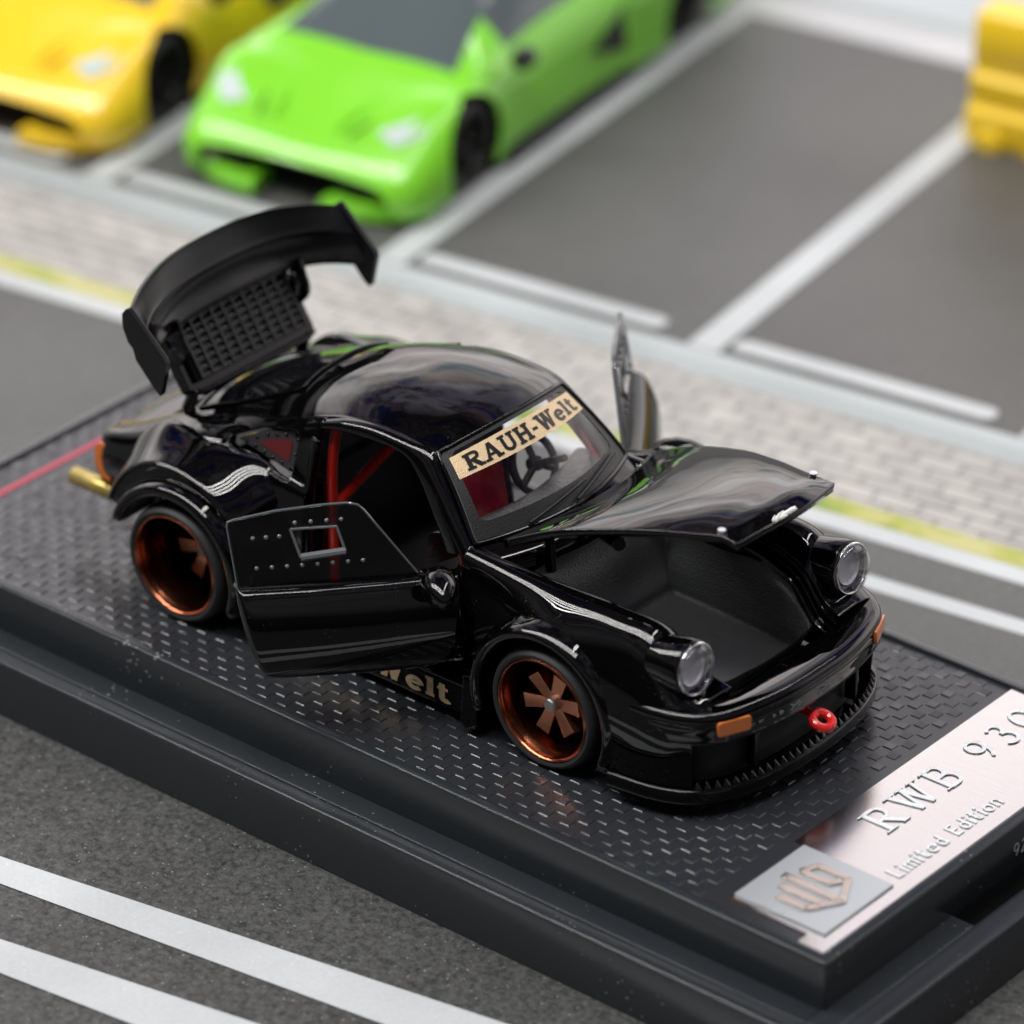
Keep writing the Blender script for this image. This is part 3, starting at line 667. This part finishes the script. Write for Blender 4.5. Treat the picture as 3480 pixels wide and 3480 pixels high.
# black printed surround
def annulus(fn,uo,vo0,vo1,ui,vi0,vi1,r_o=.10,r_i=.08,n=8,off=.004):
    po=rrect(-uo,uo,vo0,vo1,r_o,n); pi=rrect(-ui,ui,vi0,vi1,r_i,n)
    # subdivide evenly
    def dens(P,m):
        P=P+[P[0]]; L=[0]
        for a,b in zip(P,P[1:]): L.append(L[-1]+math.hypot(b[0]-a[0],b[1]-a[1]))
        out=[];j=0
        for k in range(m):
            t=L[-1]*k/m
            while L[j+1]<t: j+=1
            f=(t-L[j])/max(1e-9,L[j+1]-L[j]); out.append((P[j][0]+(P[j+1][0]-P[j][0])*f,P[j][1]+(P[j+1][1]-P[j][1])*f))
        return out
    m=len(po); V=[]; 
    po2=[];pi2=[]
    for k in range(m):
        po2.append(po[k]); pi2.append(pi[k])
        if (k+1)%(n+1)==0:
            a,b=po[k],po[(k+1)%m]; c_,d_=pi[k],pi[(k+1)%m]
            for q in range(1,16): po2.append((a[0]+(b[0]-a[0])*q/16,a[1]+(b[1]-a[1])*q/16)); pi2.append((c_[0]+(d_[0]-c_[0])*q/16,c_[1]+(d_[1]-c_[1])*q/16))
    m=len(po2); V=[fn(u,v,off) for u,v in po2]+[fn(u,v,off) for u,v in pi2]
    return V,[(k,(k+1)%m,m+(k+1)%m,m+k) for k in range(m)]
V,F=annulus(WS,.985,.0,.985,.885,.185,.93); mesh('surround',V,F,MATTE,wsr)
V,F=patch(lambda u,v: WS(u,v,.008),40,6,-.915,.925,.655,.89); mesh('banner',V,F,GOLD,wsr)
def sf(u,v,k): return WS(-.80+1.68*u,.69+.165*v,.011+k)
V,F=text_mesh('RAUH-Welt',lambda u,v,k: sf(u,v,.0006*k),0,w=.22,sl=.15,gap=.05); mesh('banner_lettering',V,F,PRINTB,wsr,False)
# raised rubber seal round the screen
P=[WS(u,v,.0) for u,v in [(-.985+1.97*k/20,.0) for k in range(21)]+[(.995,k/12) for k in range(1,12)]+[(.985-1.97*k/20,.99) for k in range(21)]+[(-.995,1-k/12) for k in range(1,12)]]
mb=MB().tube(P+[P[0]],.022,8,cap=False); wchild(mb,'seal',PAINT,wsr)
for u0,u1 in ((-.5,.25),(.05,.80)):
    mb=MB().tube([WS(u0+(u1-u0)*k/8,.03+.11*math.sin(k/8*1.4),.03) for k in range(9)],.014,6); wchild(mb,'wiper',MATTE,wsr)

# ---- bonnet, raised
HB=[(1.06,.90,1.53,1.60),(1.50,.86,1.755,1.84),(2.0,.80,1.925,2.03),(2.36,.72,2.01,2.12),(2.66,.64,2.06,2.165),(2.86,.59,2.09,2.18),(3.01,.60,2.085,2.13)]
rows=[]
for i,(x,w,z,zc) in enumerate(HB):
    t=i/6; fwd=.20*(1-t)+.09*t if i<6 else .10
    row=[]
    for f in (-1,-.93,-.7,-.35,0,.35,.7,.93,1):
        a=abs(f); row.append(Vector((x+fwd*(1-a*a),w*f,z+(zc-z)*(1-a**2.4))))
    rows.append(row)
V,F=loft(rows,8,6); hood=mesh('bonnet',V,F,PAINT,car); md=hood.modifiers.new('s','SOLIDIFY'); md.thickness=.07; md.offset=-1
for s in (-1,1):
    mb=MB().tube([(1.25,s*.55,1.18),(1.22,s*.55,1.45),(1.35,s*.55,1.62),(1.55,s*.55,1.74)],.045,8); mb.box(1.3,1.9,s*.5-.05,s*.5+.05,1.66,1.72) if 0 else None; wchild(mb,'bonnet_hinge',PAINT,car)
    o=MB().lathe((2.84,s*.56,2.10),[(0,.03),(.03,.028),(.034,.01),(.034,-.01)],20,'z'); wchild(o,'bonnet_glint',CHROME,car)  # chrome domes stand in for highlights on the bonnet's corner bumps
mb=MB().tube([(1.62,-.42,1.60),(1.95,-.62,1.70)],.055,10); wchild(mb,'bonnet_strut',PAINT,car)

# ---- boot tub
rows=[]
def tubring(sc,z,bul=0):
    P=[(1.12,-.78),(1.12,0),(1.12,.78),(1.5,.76),(1.9,.74),(2.3,.70),(2.62,.655),(2.86,.62),(2.95,.3),(2.97,0),(2.95,-.3),(2.86,-.62),(2.62,-.655),(2.3,-.70),(1.9,-.74),(1.5,-.76)]
    return P
rim=tubring(1,1)
prof=[]
for x,y in rim:
    zt=1.15 if x<2.5 else (1.05 if x<2.7 else .86)
    s=1 if y>0 else -1
    inside=Vector((1.62 if x<1.2 else (x if x<2.8 else 2.80),y,0))
    bx=x+(.0 if 1.2<x<2.9 else (.10 if x<1.2 else -.03)); 
    prof.append([Vector((x,y,zt)),Vector((bx,y*.97,zt-.06)),Vector((bx+(.1 if x<1.2 else 0),y*.90,.98 if x<2.8 else .8)),Vector((min(max(x,1.42),2.85),y*.80,.80 if x<2.8 else .70)),Vector((min(max(x,1.52),2.80),y*.76,.70 if x<2.8 else .62)),Vector((min(max(x,1.60),2.78),y*.70,.62)),Vector((2.2+(min(max(x,1.60),2.78)-2.2)*.5,y*.35,.62))])
prof=prof+[prof[0]]
mb=MB().add(*loft(prof,5,5)); mb.box(1.8,2.6,-.35,.35,.55,.618)
tub=wchild(mb,'boot_tub',mat('grained_boot',(.085,.09,.093),.42,bump=(55,.6,.014)),car,True,60)

# ---- doors
def door(side,ang):
    a=rad(ang); h=Vector((.80,side*.98,0)); d=Vector((-math.cos(a),side*math.sin(a),0)); n=Vector((math.sin(a),side*math.cos(a),0))
    root=empty('door',h); root.parent=car
    f=lambda s,z,o: d*s+n*o+Vector((0,0,z))
    g=lambda s,z,o: f(s,z,o-max(0,z-1.15)*.2)      # the pane leans inwards
    def put(mb,name,M,smooth=True,ang=35,par=None):
        return mb.build(name,M,par or root,smooth,ang)
    ZR=[(1.17,-.10,1.755),(1.185,-.05,1.76),(1.185,.0,1.765),(1.165,.045,1.765),(1.10,.09,1.76),(.95,.16,1.73),(.78,.195,1.69),(.62,.19,1.64),(.51,.15,1.59),(.45,.09,1.53),(.425,.02,1.49)]
    rows=[]
    for k in (0,.015,.04,.15,.35,.6,.85,.96,.985,1):
        row=[]
        for z,o,s1 in ZR:
            s0=.03+(.02 if z>.8 else 0); e=0
            if k in (0,1): e=-.07
            if k in (.015,.985): e=-.015
            row.append(f(s0+(s1-s0)*k,z,o+e+.03*math.sin(PI*k)))
        rows.append(row)
    V,F=loft(rows,4,4); sk=mesh('door_skin',V,F,PAINT,root,True,40); sk.modifiers.new('s','SOLIDIFY').thickness=.03
    # inner card
    mb=MB().prism([f(.08,1.15,0),f(1.70,1.15,0),f(1.60,.7,0),f(1.45,.44,0),f(.08,.44,0)],-n*.10,-n*.05); put(mb,'door_card',DARK,False)
    # window pane with a square vent cut through it
    O=[(.33,1.12),(.36,1.15),(.775,1.70),(.82,1.745),(.90,1.765),(1.10,1.765),(1.45,1.745),(1.76,1.70),(1.80,1.685),(1.805,1.66),(1.74,1.15),(1.73,1.12)]
    pane=put(MB().prism([g(s,z,0) for s,z in O],-n*.075,-n*.035),'window',SMOKE,True,40)
    hole=[(1.335,1.605),(.985,1.60),(.925,1.405),(1.265,1.38)]
    cut=MB().prism([f(s,z,0) for s,z in hole],-n*.2,n*.2).build('cut',None,None,False); cut.parent=root
    bpy.context.view_layer.update(); boolean(pane,[cut],40)
    mb=MB(); hh=[g(s,z,-.04) for s,z in hole]
    mb.tube([hh[2],hh[3]],.03,8); mb.tube([hh[0],hh[1]],.012,8); mb.tube([hh[0],hh[3]],.012,8); mb.tube([hh[1],hh[2]],.012,8)
    put(mb,'vent_frame',CLEAR2)
    for s,z in [(1.30,1.655),(1.18,1.655),(1.06,1.655),(.95,1.655)]+[(1.60-.115*k,1.325) for k in range(8)]+[(1.62,1.56),(1.52,1.56),(1.42,1.56)]:
        put(MB().lathe((0,0,0),[(0,.018),(.012,.014),(.018,0)],12,'z').xf(Matrix.Translation(g(s,z,-.034))@n.to_track_quat('Z','Y').to_matrix().to_4x4()),'rivet',CLEAR2)
    mb=MB().tube([g(s,z,-.055) for s,z in O[1:-1]],.012,8); put(mb,'window_edge_glint',mat('pane_edge_glint',(.10,.115,.12),.15,coat=.5))  # added paler tube: the pane's edge highlight put into colour
    # mirror
    T=Matrix.Translation(f(.27,1.25,.33 if side<0 else .40))@n.to_track_quat('X','Z').to_matrix().to_4x4()
    mb=MB().lathe((0,0,0),[(0,-.24),(.08,-.225),(.125,-.15),(.14,-.05),(.125,.06),(.08,.16),(.03,.21),(0,.22)],36,'x').xf(T@Matrix.Diagonal((1,1.0,.95,1))); mi=put(mb,'mirror',PAINT,True,60)
    mb=MB().tube([f(.34,1.17,-.03),f(.30,1.20,.1),f(.28,1.23,.24)],[.06,.05,.05],12); put(mb,'mirror_arm',PAINT)
    return root
CLEAR2=mat('clear_edge',(.16,.17,.175),.12,coat=.6)
door(-1,49.5); door(1,54)

# ---- quarter windows
for s in (-1,1):
    q=[(-1.62,1.445),(-1.38,1.575),(-1.04,1.675),(-1.0,1.64),(-1.0,1.36),(-1.03,1.35)]
    def yq(z): return s*(.915-(z-1.35)*.30)
    V=[Vector((x,yq(z),z)) for x,z in q]; mb=MB().prism(V,(0,0,0),(0,-s*.02,0)); qp=wchild(mb,'quarter_window',mat('dark_glass',(.03,.028,.03),.08,spec=.6),car,True,40)
    c=sum(V,Vector())/len(V)
    inn=[c+(v-c)*.52+Vector((0,s*.004,0)) for v in V]; mb=MB().prism(inn,(0,0,0),(0,s*.002,0)); child_w(mb,'clear_centre',mat('red_seen_through',(.10,.012,.014),.1,spec=.6),qp)
    ring2=[c+(v-c)*.80+Vector((0,s*.006,0)) for v in V]
    for a,b in zip(ring2,ring2[1:]+ring2[:1]):
        m_=max(1,int((b-a).length/.085))
        for k in range(m_):
            P_=a+(b-a)*k/m_; child_w(MB().lathe((P_.x,P_.y,P_.z),[(0,s*.014),(.012,s*.008),(.016,-s*.004)],10,'y'),'rivet',SATIN,qp,True)
# ---- rear window, lying on the roof surface
def rw(i,f): return roofpt(i,f)+Vector((-.35,0,.6)).normalized()*.012
G=[[rw(5,f).lerp(rw(6,f),.0) for f in (-.66,-.45,-.2,0,.2,.45,.66)],[rw(6,f) for f in (-.78,-.5,-.25,0,.25,.5,.78)],[rw(6,f).lerp(rw(7,f),.86) for f in (-.84,-.55,-.27,0,.27,.55,.84)]]
V,F=loft(G,8,4); o=mesh('rear_window',V,F,mat('dark_screen',(.003,.003,.004),.03),car)
P=spline(G[0],4)+spline([g[-1] for g in G],6)[1:]+spline(G[2][::-1],4)[1:]+spline([g[0] for g in G[::-1]],6)[1:]
mb=MB().tube(P,.017,8,cap=False); wchild(mb,'rear_window_seal',PAINT,car)

# ---- engine lid and wing
U=Vector((-.56,0,.83)).normalized(); NN=Vector((.83,0,.56)).normalized(); L0=Vector((-2.24,0,1.52))
def E(u,y,n): return L0+U*u+NN*n+Vector((0,y,0))
lid=empty('engine_lid',L0); lid.parent=car
mb=MB()
pl=[(0,-.60),(.02,-.70),(.06,-.735),(.62,-.74),(.80,-.70),(.80,.70),(.62,.74),(.06,.735),(.02,.70),(0,.60)]
mb.prism([E(u,y,0) for u,y in pl],-NN*.10,NN*.0); wchild(mb,'lid_panel',PAINT,lid,True,40)
mb=MB().tube([E(.03,-.70,.01),E(.0,-.62,.02),E(.0,.62,.02),E(.03,.70,.01)],.028,8); wchild(mb,'lid_lip',PAINT,lid)
mb=MB(); mb.prism([E(u,y,0) for u,y in ((.09,-.645),(.64,-.645),(.64,.645),(.09,.645))],NN*.0,NN*.045)
gr=wchild(mb,'grille',SATIN,lid,False)
bpy.context.view_layer.update()
nc,nr=10,8
for i in range(nc+1):
    y=-.61+1.22*i/nc; mb=MB().prism([E(u,y+b,.0455) for u,b in ((.10,-.013),(.63,-.013),(.63,.013),(.10,.013))],(0,0,0),NN*.03); wchild(mb,'grille_bar',SATIN,lid,False)
for j in range(nr+1):
    u=.105+.52*j/nr; mb=MB().prism([E(u+a,y,.0457) for a,y in ((-.010,-.62),(.010,-.62),(.010,.62),(-.010,.62))],(0,0,0),NN*.026); wchild(mb,'grille_bar',SATIN,lid,False)
for i in range(nc):
    for j in range(nr):
        y=-.61+1.22*(i+.5)/nc; u=.105+.52*(j+.5)/nr
        mb=MB().prism([E(u-.022,y-.042,.046),E(u-.022,y+.042,.046),E(u+.012,y+.042,.046),E(u+.012,y-.042,.046)],(0,0,0),NN*.002)
        for q in (4,5): mb.V[q]=mb.V[q]+NN*.022
        wchild(mb,'louvre',SATIN,lid,False)
# wing blade
def wingT(f): a=abs(f)**2.6; return Vector((-2.70+.28*a,1.215*f,2.55-.13*a))
def wingL(f): a=abs(f)**5; return Vector((-2.47+.36*a,1.215*f,2.07-.09*f*f))
rows=[]
for f in (-1,-.97,-.93,-.86,-.75,-.55,-.3,0,.3,.55,.75,.86,.93,.97,1):
    T_,B_=wingT(f),wingL(f); d=B_-T_; nn=Vector((d.z,0,-d.x)).normalized(); nn=nn if nn.x>0 else -nn
    rows.append([T_-nn*.03,T_,T_+nn*.012,T_+d*.08+nn*.012,T_+d*.40+nn*.025,T_+d*.46+nn*.03,T_+d*.50+nn*.015,T_+d*.75-nn*.0,T_+d*.97+nn*.02,T_+d*1.0-nn*.02,T_+d*.9-nn*.07,T_+d*.5-nn*.08,T_+d*.1-nn*.06,T_-nn*.03])
mb=MB().add(*loft(rows,4,3)); wchild(mb,'wing_blade',SATIN,lid,True,40)
for s in (-1,1):
    P=[(-2.43,2.445),(-2.475,2.39),(-2.47,2.27),(-2.42,2.16),(-2.37,2.12),(-2.34,2.03),(-2.14,1.83),(-2.09,1.80),(-2.075,1.83),(-2.02,2.09),(-2.04,2.13),(-2.41,2.45)]
    mb=MB().prism([Vector((x,0,z)) for x,z in P],(0,s*1.21,0),(0,s*1.262,0)); wchild(mb,'wing_end_plate',SATIN,lid,True,30)
    # struts between lid and wing
    path=[E(.34,s*.72,.0),E(.38,s*.72,.09),E(.50,s*.72,.12),E(.62,s*.72,.16)]
    mb=MB().sweep(spline(path,5),[(-.02,-.075),(.02,-.075),(.035,-.04),(.035,.04),(.02,.075),(-.02,.075),(-.035,0)],Vector((.5,0,.6))); wchild(mb,'wing_strut',PAINT,lid,True,50)
    mb=MB().tube([E(.35,s*.68,.03),E(.44,s*.70,.09),E(.52,s*.70,.10)],[.05,.065,.04],10); wchild(mb,'strut_foot',PAINT,lid)
    # hinge arms
    mb=MB().tube([(-2.32,s*.66,1.24),(-2.35,s*.67,1.38),(-2.30,s*.67,1.50),E(.1,s*.66,-.05)],[.05,.055,.05,.05],10); wchild(mb,'lid_hinge',SATIN,lid)
# ---- tail lamps and pipes
for s in (-1,1):
    P=[(-2.96,.905),(-3.08,.905),(-3.13,.86),(-3.14,.72),(-3.08,.60),(-2.98,.58)]
    m_=MB().prism([Vector((x,0,z)) for x,z in P],(0,s*.80,0),(0,s*.945,0)); wchild(m_,'tail_lamp',ORANGE,car,True,40)
    m_=MB().prism([Vector((x,0,z)) for x,z in ((-2.90,.90),(-2.955,.905),(-2.975,.60),(-2.92,.60))],(0,s*.80,0),(0,s*.94,0)); wchild(m_,'tail_lamp_red',mat('dark_red_lens',(.12,.004,.006),.15,coat=.5),car,True,40)
    mb=MB().tube([(-2.85,s*.86,.44),(-3.46,s*.86,.44)],.075,20,cap=False); o=wchild(mb,'exhaust_pipe',BRASS,car); o.modifiers.new('s','SOLIDIFY').thickness=.02
mb=MB().box(-3.18,-3.1,-.78,.78,.70,.88); wchild(mb,'rear_reflector',mat('dark_red_lens',(.12,.004,.006),.15,coat=.5),car,False)

# ---- skirt lettering
for s in (-1,1):
    def sk(u,v,k): 
        x=-1.0+1.86*u if s<0 else .86-1.86*u
        return Vector((x,s*(1.238+k+.02*(1-v)*0),.155+.165*v))
    V,F=text_mesh('RAUH-Welt',lambda u,v,k: sk(u,v,.0006*k+.003),0,w=.26,sl=.16,gap=.06); mesh('skirt_lettering',V,F,GOLD,car,False)

# ---- interior
mb=MB()
for s in (-1,1):
    mb.tube(spline([(-.74,s*.76,.4),(-.76,s*.76,1.0),(-.76,s*.755,1.5),(-.74,s*.68,1.84),(-.72,s*.5,1.93),(-.70,0,1.97)],5),.042,10)
    mb.tube(spline([(-.74,s*.68,1.84),(-.2,s*.70,1.90),(.18,s*.69,1.83),(.55,s*.84,1.38),(.70,s*.88,1.1),(.72,s*.88,.5)],5),.04,10)
mb.tube([(-.76,-.75,1.08),(-.76,0,1.36),(-.76,.72,1.62)],.042,10); mb.tube([(-.74,.68,1.84),(-1.5,.5,1.2)],.035,8); mb.tube([(-.74,-.68,1.84),(-1.5,-.5,1.2)],.035,8)
wchild(mb,'roll_cage',RED,car,True,60)
for s in (-1,1):
    rows=[[Vector((x,s*(.40 if s>0 else .12)+dy,z)) for dy in (-.26,-.22,-.1,0,.1,.22,.26) for x in [bx+(.06 if abs(dy)>.2 else 0)]] for bx,z in [(q+(.42 if s<0 else 0),w_) for q,w_ in ((.45,.62),(.30,.66),(-.05,.60),(-.14,.70),(-.22,1.1),(-.28,1.40),(-.31,1.55),(-.36,1.57),(-.38,1.2))]]
    o=mesh('seat',*loft(rows,4,3),REDSEAT if s<0 else DARK,car,True,60); o.modifiers.new('s','SOLIDIFY').thickness=.06
rows=[[Vector((x+.18*(1-(y/.9)**2),y,z)) for x,z in ((.28,1.0),(.30,1.26),(.40,1.34),(.62,1.36),(.80,1.36))] for y in (-.88,-.5,0,.5,.88)]
o=mesh('dashboard',*loft(rows,5,4),mat('grained_dash',(.09,.093,.096),.42,bump=(26,.6,.02)),car,True,60)
c=Vector((.30,.40,1.36)); T=Matrix.Translation(c)@Matrix.Rotation(rad(-28),4,'Y')
mb=MB().tube([T@Vector((0,.23*math.cos(2*PI*k/36),.23*math.sin(2*PI*k/36))) for k in range(37)],.032,10,cap=False)
for a in (90,210,330): mb.tube([T@Vector((.02,0,0)),T@Vector((0,.22*math.cos(rad(a)),.22*math.sin(rad(a))))],.03,8)
mb.tube([T@Vector((-.03,0,0)),T@Vector((.05,0,0))],.06,16); mb.tube([T@Vector((.02,0,0)),T@Vector((.35,0,0))],.03,8)
wchild(mb,'steering_wheel',mat('steering_grey',(.03,.032,.035),.45),car,True,60)

# ------------------------------------------------------------------ model cars parked behind
def wedge(name,col,loc,label,rz):
    root=empty(name,loc,rz,label=label,category='model car',group='wedge-shaped model cars in the parking bays')
    BODY=mat(name+'_paint',col,.3,coat=.8)
    GL=mat('tinted_screen',(.10,.125,.13),.10); BK=mat('flat_black',(.008,.008,.008),.5)
    ST=[(3.22,[(0,.46),(.5,.45),(.9,.42),(1.02,.38),(1.08,.30),(1.05,.14)]),(3.06,[(0,.60),(.5,.60),(.95,.58),(1.2,.50),(1.30,.34),(1.28,.12)]),
        (2.6,[(0,.80),(.6,.84),(1.05,.86),(1.3,.74),(1.40,.48),(1.38,.16)]),(2.30,[(0,.90),(.6,.94),(1.1,.99),(1.34,.88),(1.42,.5),(1.4,.16)]),
        (1.95,[(0,1.02),(.6,1.04),(1.02,1.02),(1.30,.93),(1.37,.5),(1.36,.16)]),(1.25,[(0,1.36),(.5,1.36),(.86,1.29),(1.20,.98),(1.32,.5),(1.32,.16)]),
        (.50,[(0,1.64),(.4,1.64),(.72,1.55),(1.22,1.02),(1.32,.5),(1.32,.16)]),(-.5,[(0,1.71),(.4,1.69),(.70,1.58),(1.28,1.05),(1.34,.5),(1.34,.16)]),
        (-1.4,[(0,1.58),(.45,1.54),(.78,1.42),(1.38,1.12),(1.43,.6),(1.4,.16)]),(-2.2,[(0,1.38),(.5,1.36),(.95,1.27),(1.42,1.12),(1.47,.6),(1.44,.16)]),
        (-3.3,[(0,1.22),(.5,1.22),(1.0,1.18),(1.32,1.04),(1.40,.6),(1.36,.2)]),(-3.6,[(0,1.0),(.5,1.0),(.95,.96),(1.22,.88),(1.28,.6),(1.2,.3)])]
    nu,nv=5,4; G=[[Vector((x,-w,z)) for w,z in r] for x,r in ST]
    V,F=loft(G,nu,nv); nj=nv*5+1; bF=[];wF=[];sF=[]
    for f in F:
        i=f[0]//nj; j=f[0]%nj; su=(i+.5)/nu; sv=(j+.5)/nv
        if 4.15<su<6.1 and sv<1.95 : wF.append(f)
        elif 5.2<su<8.0 and 2.1<sv<2.85 and su<8.0-(sv-2.1)*.2: sF.append(f)
        elif 7.2<su<9.5 and sv<1.6: sF.append(f)
        else: bF.append(f)
    def half(Fs,nm,M,cut=False):
        mb=MB().add(V,Fs).mirror(); o=mb.build(nm,M,root,True,30)
        solidify(o,.04,0)
        if cut:
            cs=[]
            for x in (2.05,-2.1): cs+=[MB().prism([Vector((x+.54*math.cos(2*PI*k/40),0,.46+.54*math.sin(2*PI*k/40))) for k in range(40)],(0,q*1.0,0),(0,q*2,0)).build('cut',None,root,False) for q in (-1,1)]
            bpy.context.view_layer.update(); boolean(o,cs,30)
        return o
    half(bF,'body',BODY,True)
    o=mesh('windscreen',*[ (MB().add(V,wF).mirror()).V,(MB().add(V,wF).mirror()).F],GL,root)
    mb=MB().add(V,sF).mirror(); mb.build('side_window',GL,root)
    MB().box(-3.2,2.75,-1.15,1.15,.12,.40).build('floor_pan',BK,root,False); MB().box(-2.75,2.1,-.96,.96,.4,.72).build('inner_body',BK,root,False)
    for x in (2.05,-2.1):
        for s in (-1,1):
            w=empty('wheel',(x,s*1.29,.46)); w.parent=root
            m=MB().lathe((0,0,0),[(.32,0),(.42,-.02),(.45,.03),(.46,.1),(.46,.4),(.36,.45)],40)
            r=MB().lathe((0,0,0),[(0,.06),(.08,.05),(.1,.08),(.29,.1),(.32,.02)],40)
            for q in range(5):
                a=2*PI*q/5; r.box(-.03,.03,.03,.09,.05,.30); 
                for v in range(8): r.V[-8+v]=Matrix.Rotation(a,4,'Y')@r.V[-8+v]
            if s>0: m.xf(Matrix.Rotation(PI,4,'Z')); r.xf(Matrix.Rotation(PI,4,'Z'))
            m.build('tyre',BK,w); r.build('rim',mat('dark_alloy',(.008,.008,.009),.35,metal=.3),w)
    for s in (-1,1):
        for k_,(x0_,x1_) in enumerate(((2.9,2.0),)):
            MB().tube([(2.95,s*.35,.775),(2.6,s*.42,.86),(2.3,s*.55,.945),(1.98,s*.72,1.035)],.018,6).build('bonnet_crease',BODY,root)
        MB().tube([(2.98,s*.52,.745),(2.6,s*.62,.842),(2.3,s*.76,.955),(2.0,s*.90,1.03)],.012,6).build('shut_line',BK,root)
        # slanted lamps, nose intakes, splitter lobes, mirrors
        P=[(2.82,.74,.765),(2.90,.98,.70),(2.72,1.16,.78),(2.25,1.20,.97),(2.62,.98,.86)]
        m=MB().prism([Vector((x,s*y,z)) for x,y,z in P],(0,0,-.04),(0,0,.035)); m.build('headlight',mat('pale_lamp',(.62,.72,.70),.15,coat=1),root,True)
        m=MB().prism([Vector((3.16,s*y,z)) for y,z in ((.55,.295),(.90,.315),(.97,.29),(.90,.265),(.58,.265))],(-.12,0,0),(.10,0,0))
        for k,v in enumerate(m.V): m.V[k]=Vector((v.x-(abs(v.y)**2)*.20,v.y,v.z))
        m.build('nose_intake',BK,root,False)
        m=MB().prism([Vector((x,s*y,0)) for x,y in ((3.30,.38),(3.29,.70),(3.16,1.05),(2.85,1.32),(2.6,1.30),(2.7,.9),(2.9,.42))],(0,0,.05),(0,0,.19)); m.build('splitter_lobe',BODY,root,True)
        m=MB().lathe((1.25,s*1.42,1.12),[(0,-.14),(.1,-.10),(.12,0),(.09,.1),(0,.13)],16,'x'); m.build('mirror',mat('mirror_black',(.02,.02,.022),.15),root)
        m=MB().prism([Vector((x,s*1.33,z)) for x,z in ((-.2,.62),(-.9,.98),(-1.35,.95),(-1.3,.5),(-.8,.42))],(0,-s*.02,0),(0,s*.06,0)); m.build('side_scoop',BK,root,False)
        MB().box(-1.45,1.4,min(s*1.3,s*1.39),max(s*1.3,s*1.39),.10,.22).build('side_skirt',BK,root,False)
    return root
def W(x,y,z=ZG): return Vector((x*math.cos(MA)-y*math.sin(MA),x*math.sin(MA)+y*math.cos(MA),z+.004))
wedge('green_model_car',(.24,.74,.03),W(-6.27,10.25),'lime green model sports car parked between the yellow car and an empty bay',MA-PI/2)
wedge('yellow_model_car',(1.0,.66,.02),W(-9.62,10.0),'yellow model sports car parked to the left of the green one',MA-PI/2)
# yellow toy barrier
br=empty('road_barrier',W(.0,12.1),MA,label='yellow plastic toy road barrier standing on the right-hand bay line',category='barrier')
YB=mat('barrier_yellow',(.95,.64,.02),.35,coat=.2)
prof=[(-.36,0),(-.40,.12),(-.38,.34),(-.30,.40),(-.29,.50),(-.34,.56),(-.33,.68),(-.26,.74),(-.25,.84),(-.28,.90),(-.26,1.28),(-.22,1.33),(.22,1.33),(.26,1.28),(.28,.90),(.25,.84),(.26,.74),(.33,.68),(.34,.56),(.29,.50),(.30,.40),(.38,.34),(.40,.12),(.36,0)]
V=[];F=[];xs=[-1.42,-1.38,-1.2,1.2,1.38,1.42]; n=len(prof)
for k,x in enumerate(xs):
    q=.93 if k in (0,5) else 1
    V+=[(x,y*q,z) for y,z in prof]
F=[(k*n+i,k*n+(i+1)%n,(k+1)*n+(i+1)%n,(k+1)*n+i) for k in range(5) for i in range(n)]+[tuple(range(n)),tuple(range(5*n,6*n))]
MB().add(V,F).build('barrier_body',YB,br,True,40)
for k in range(5): MB().lathe((-1.12+.56*k,-.37,.06),[(0,-.10),(.12,-.08),(.16,0),(.12,.1)],16,'y').build('barrier_foot',YB,br)
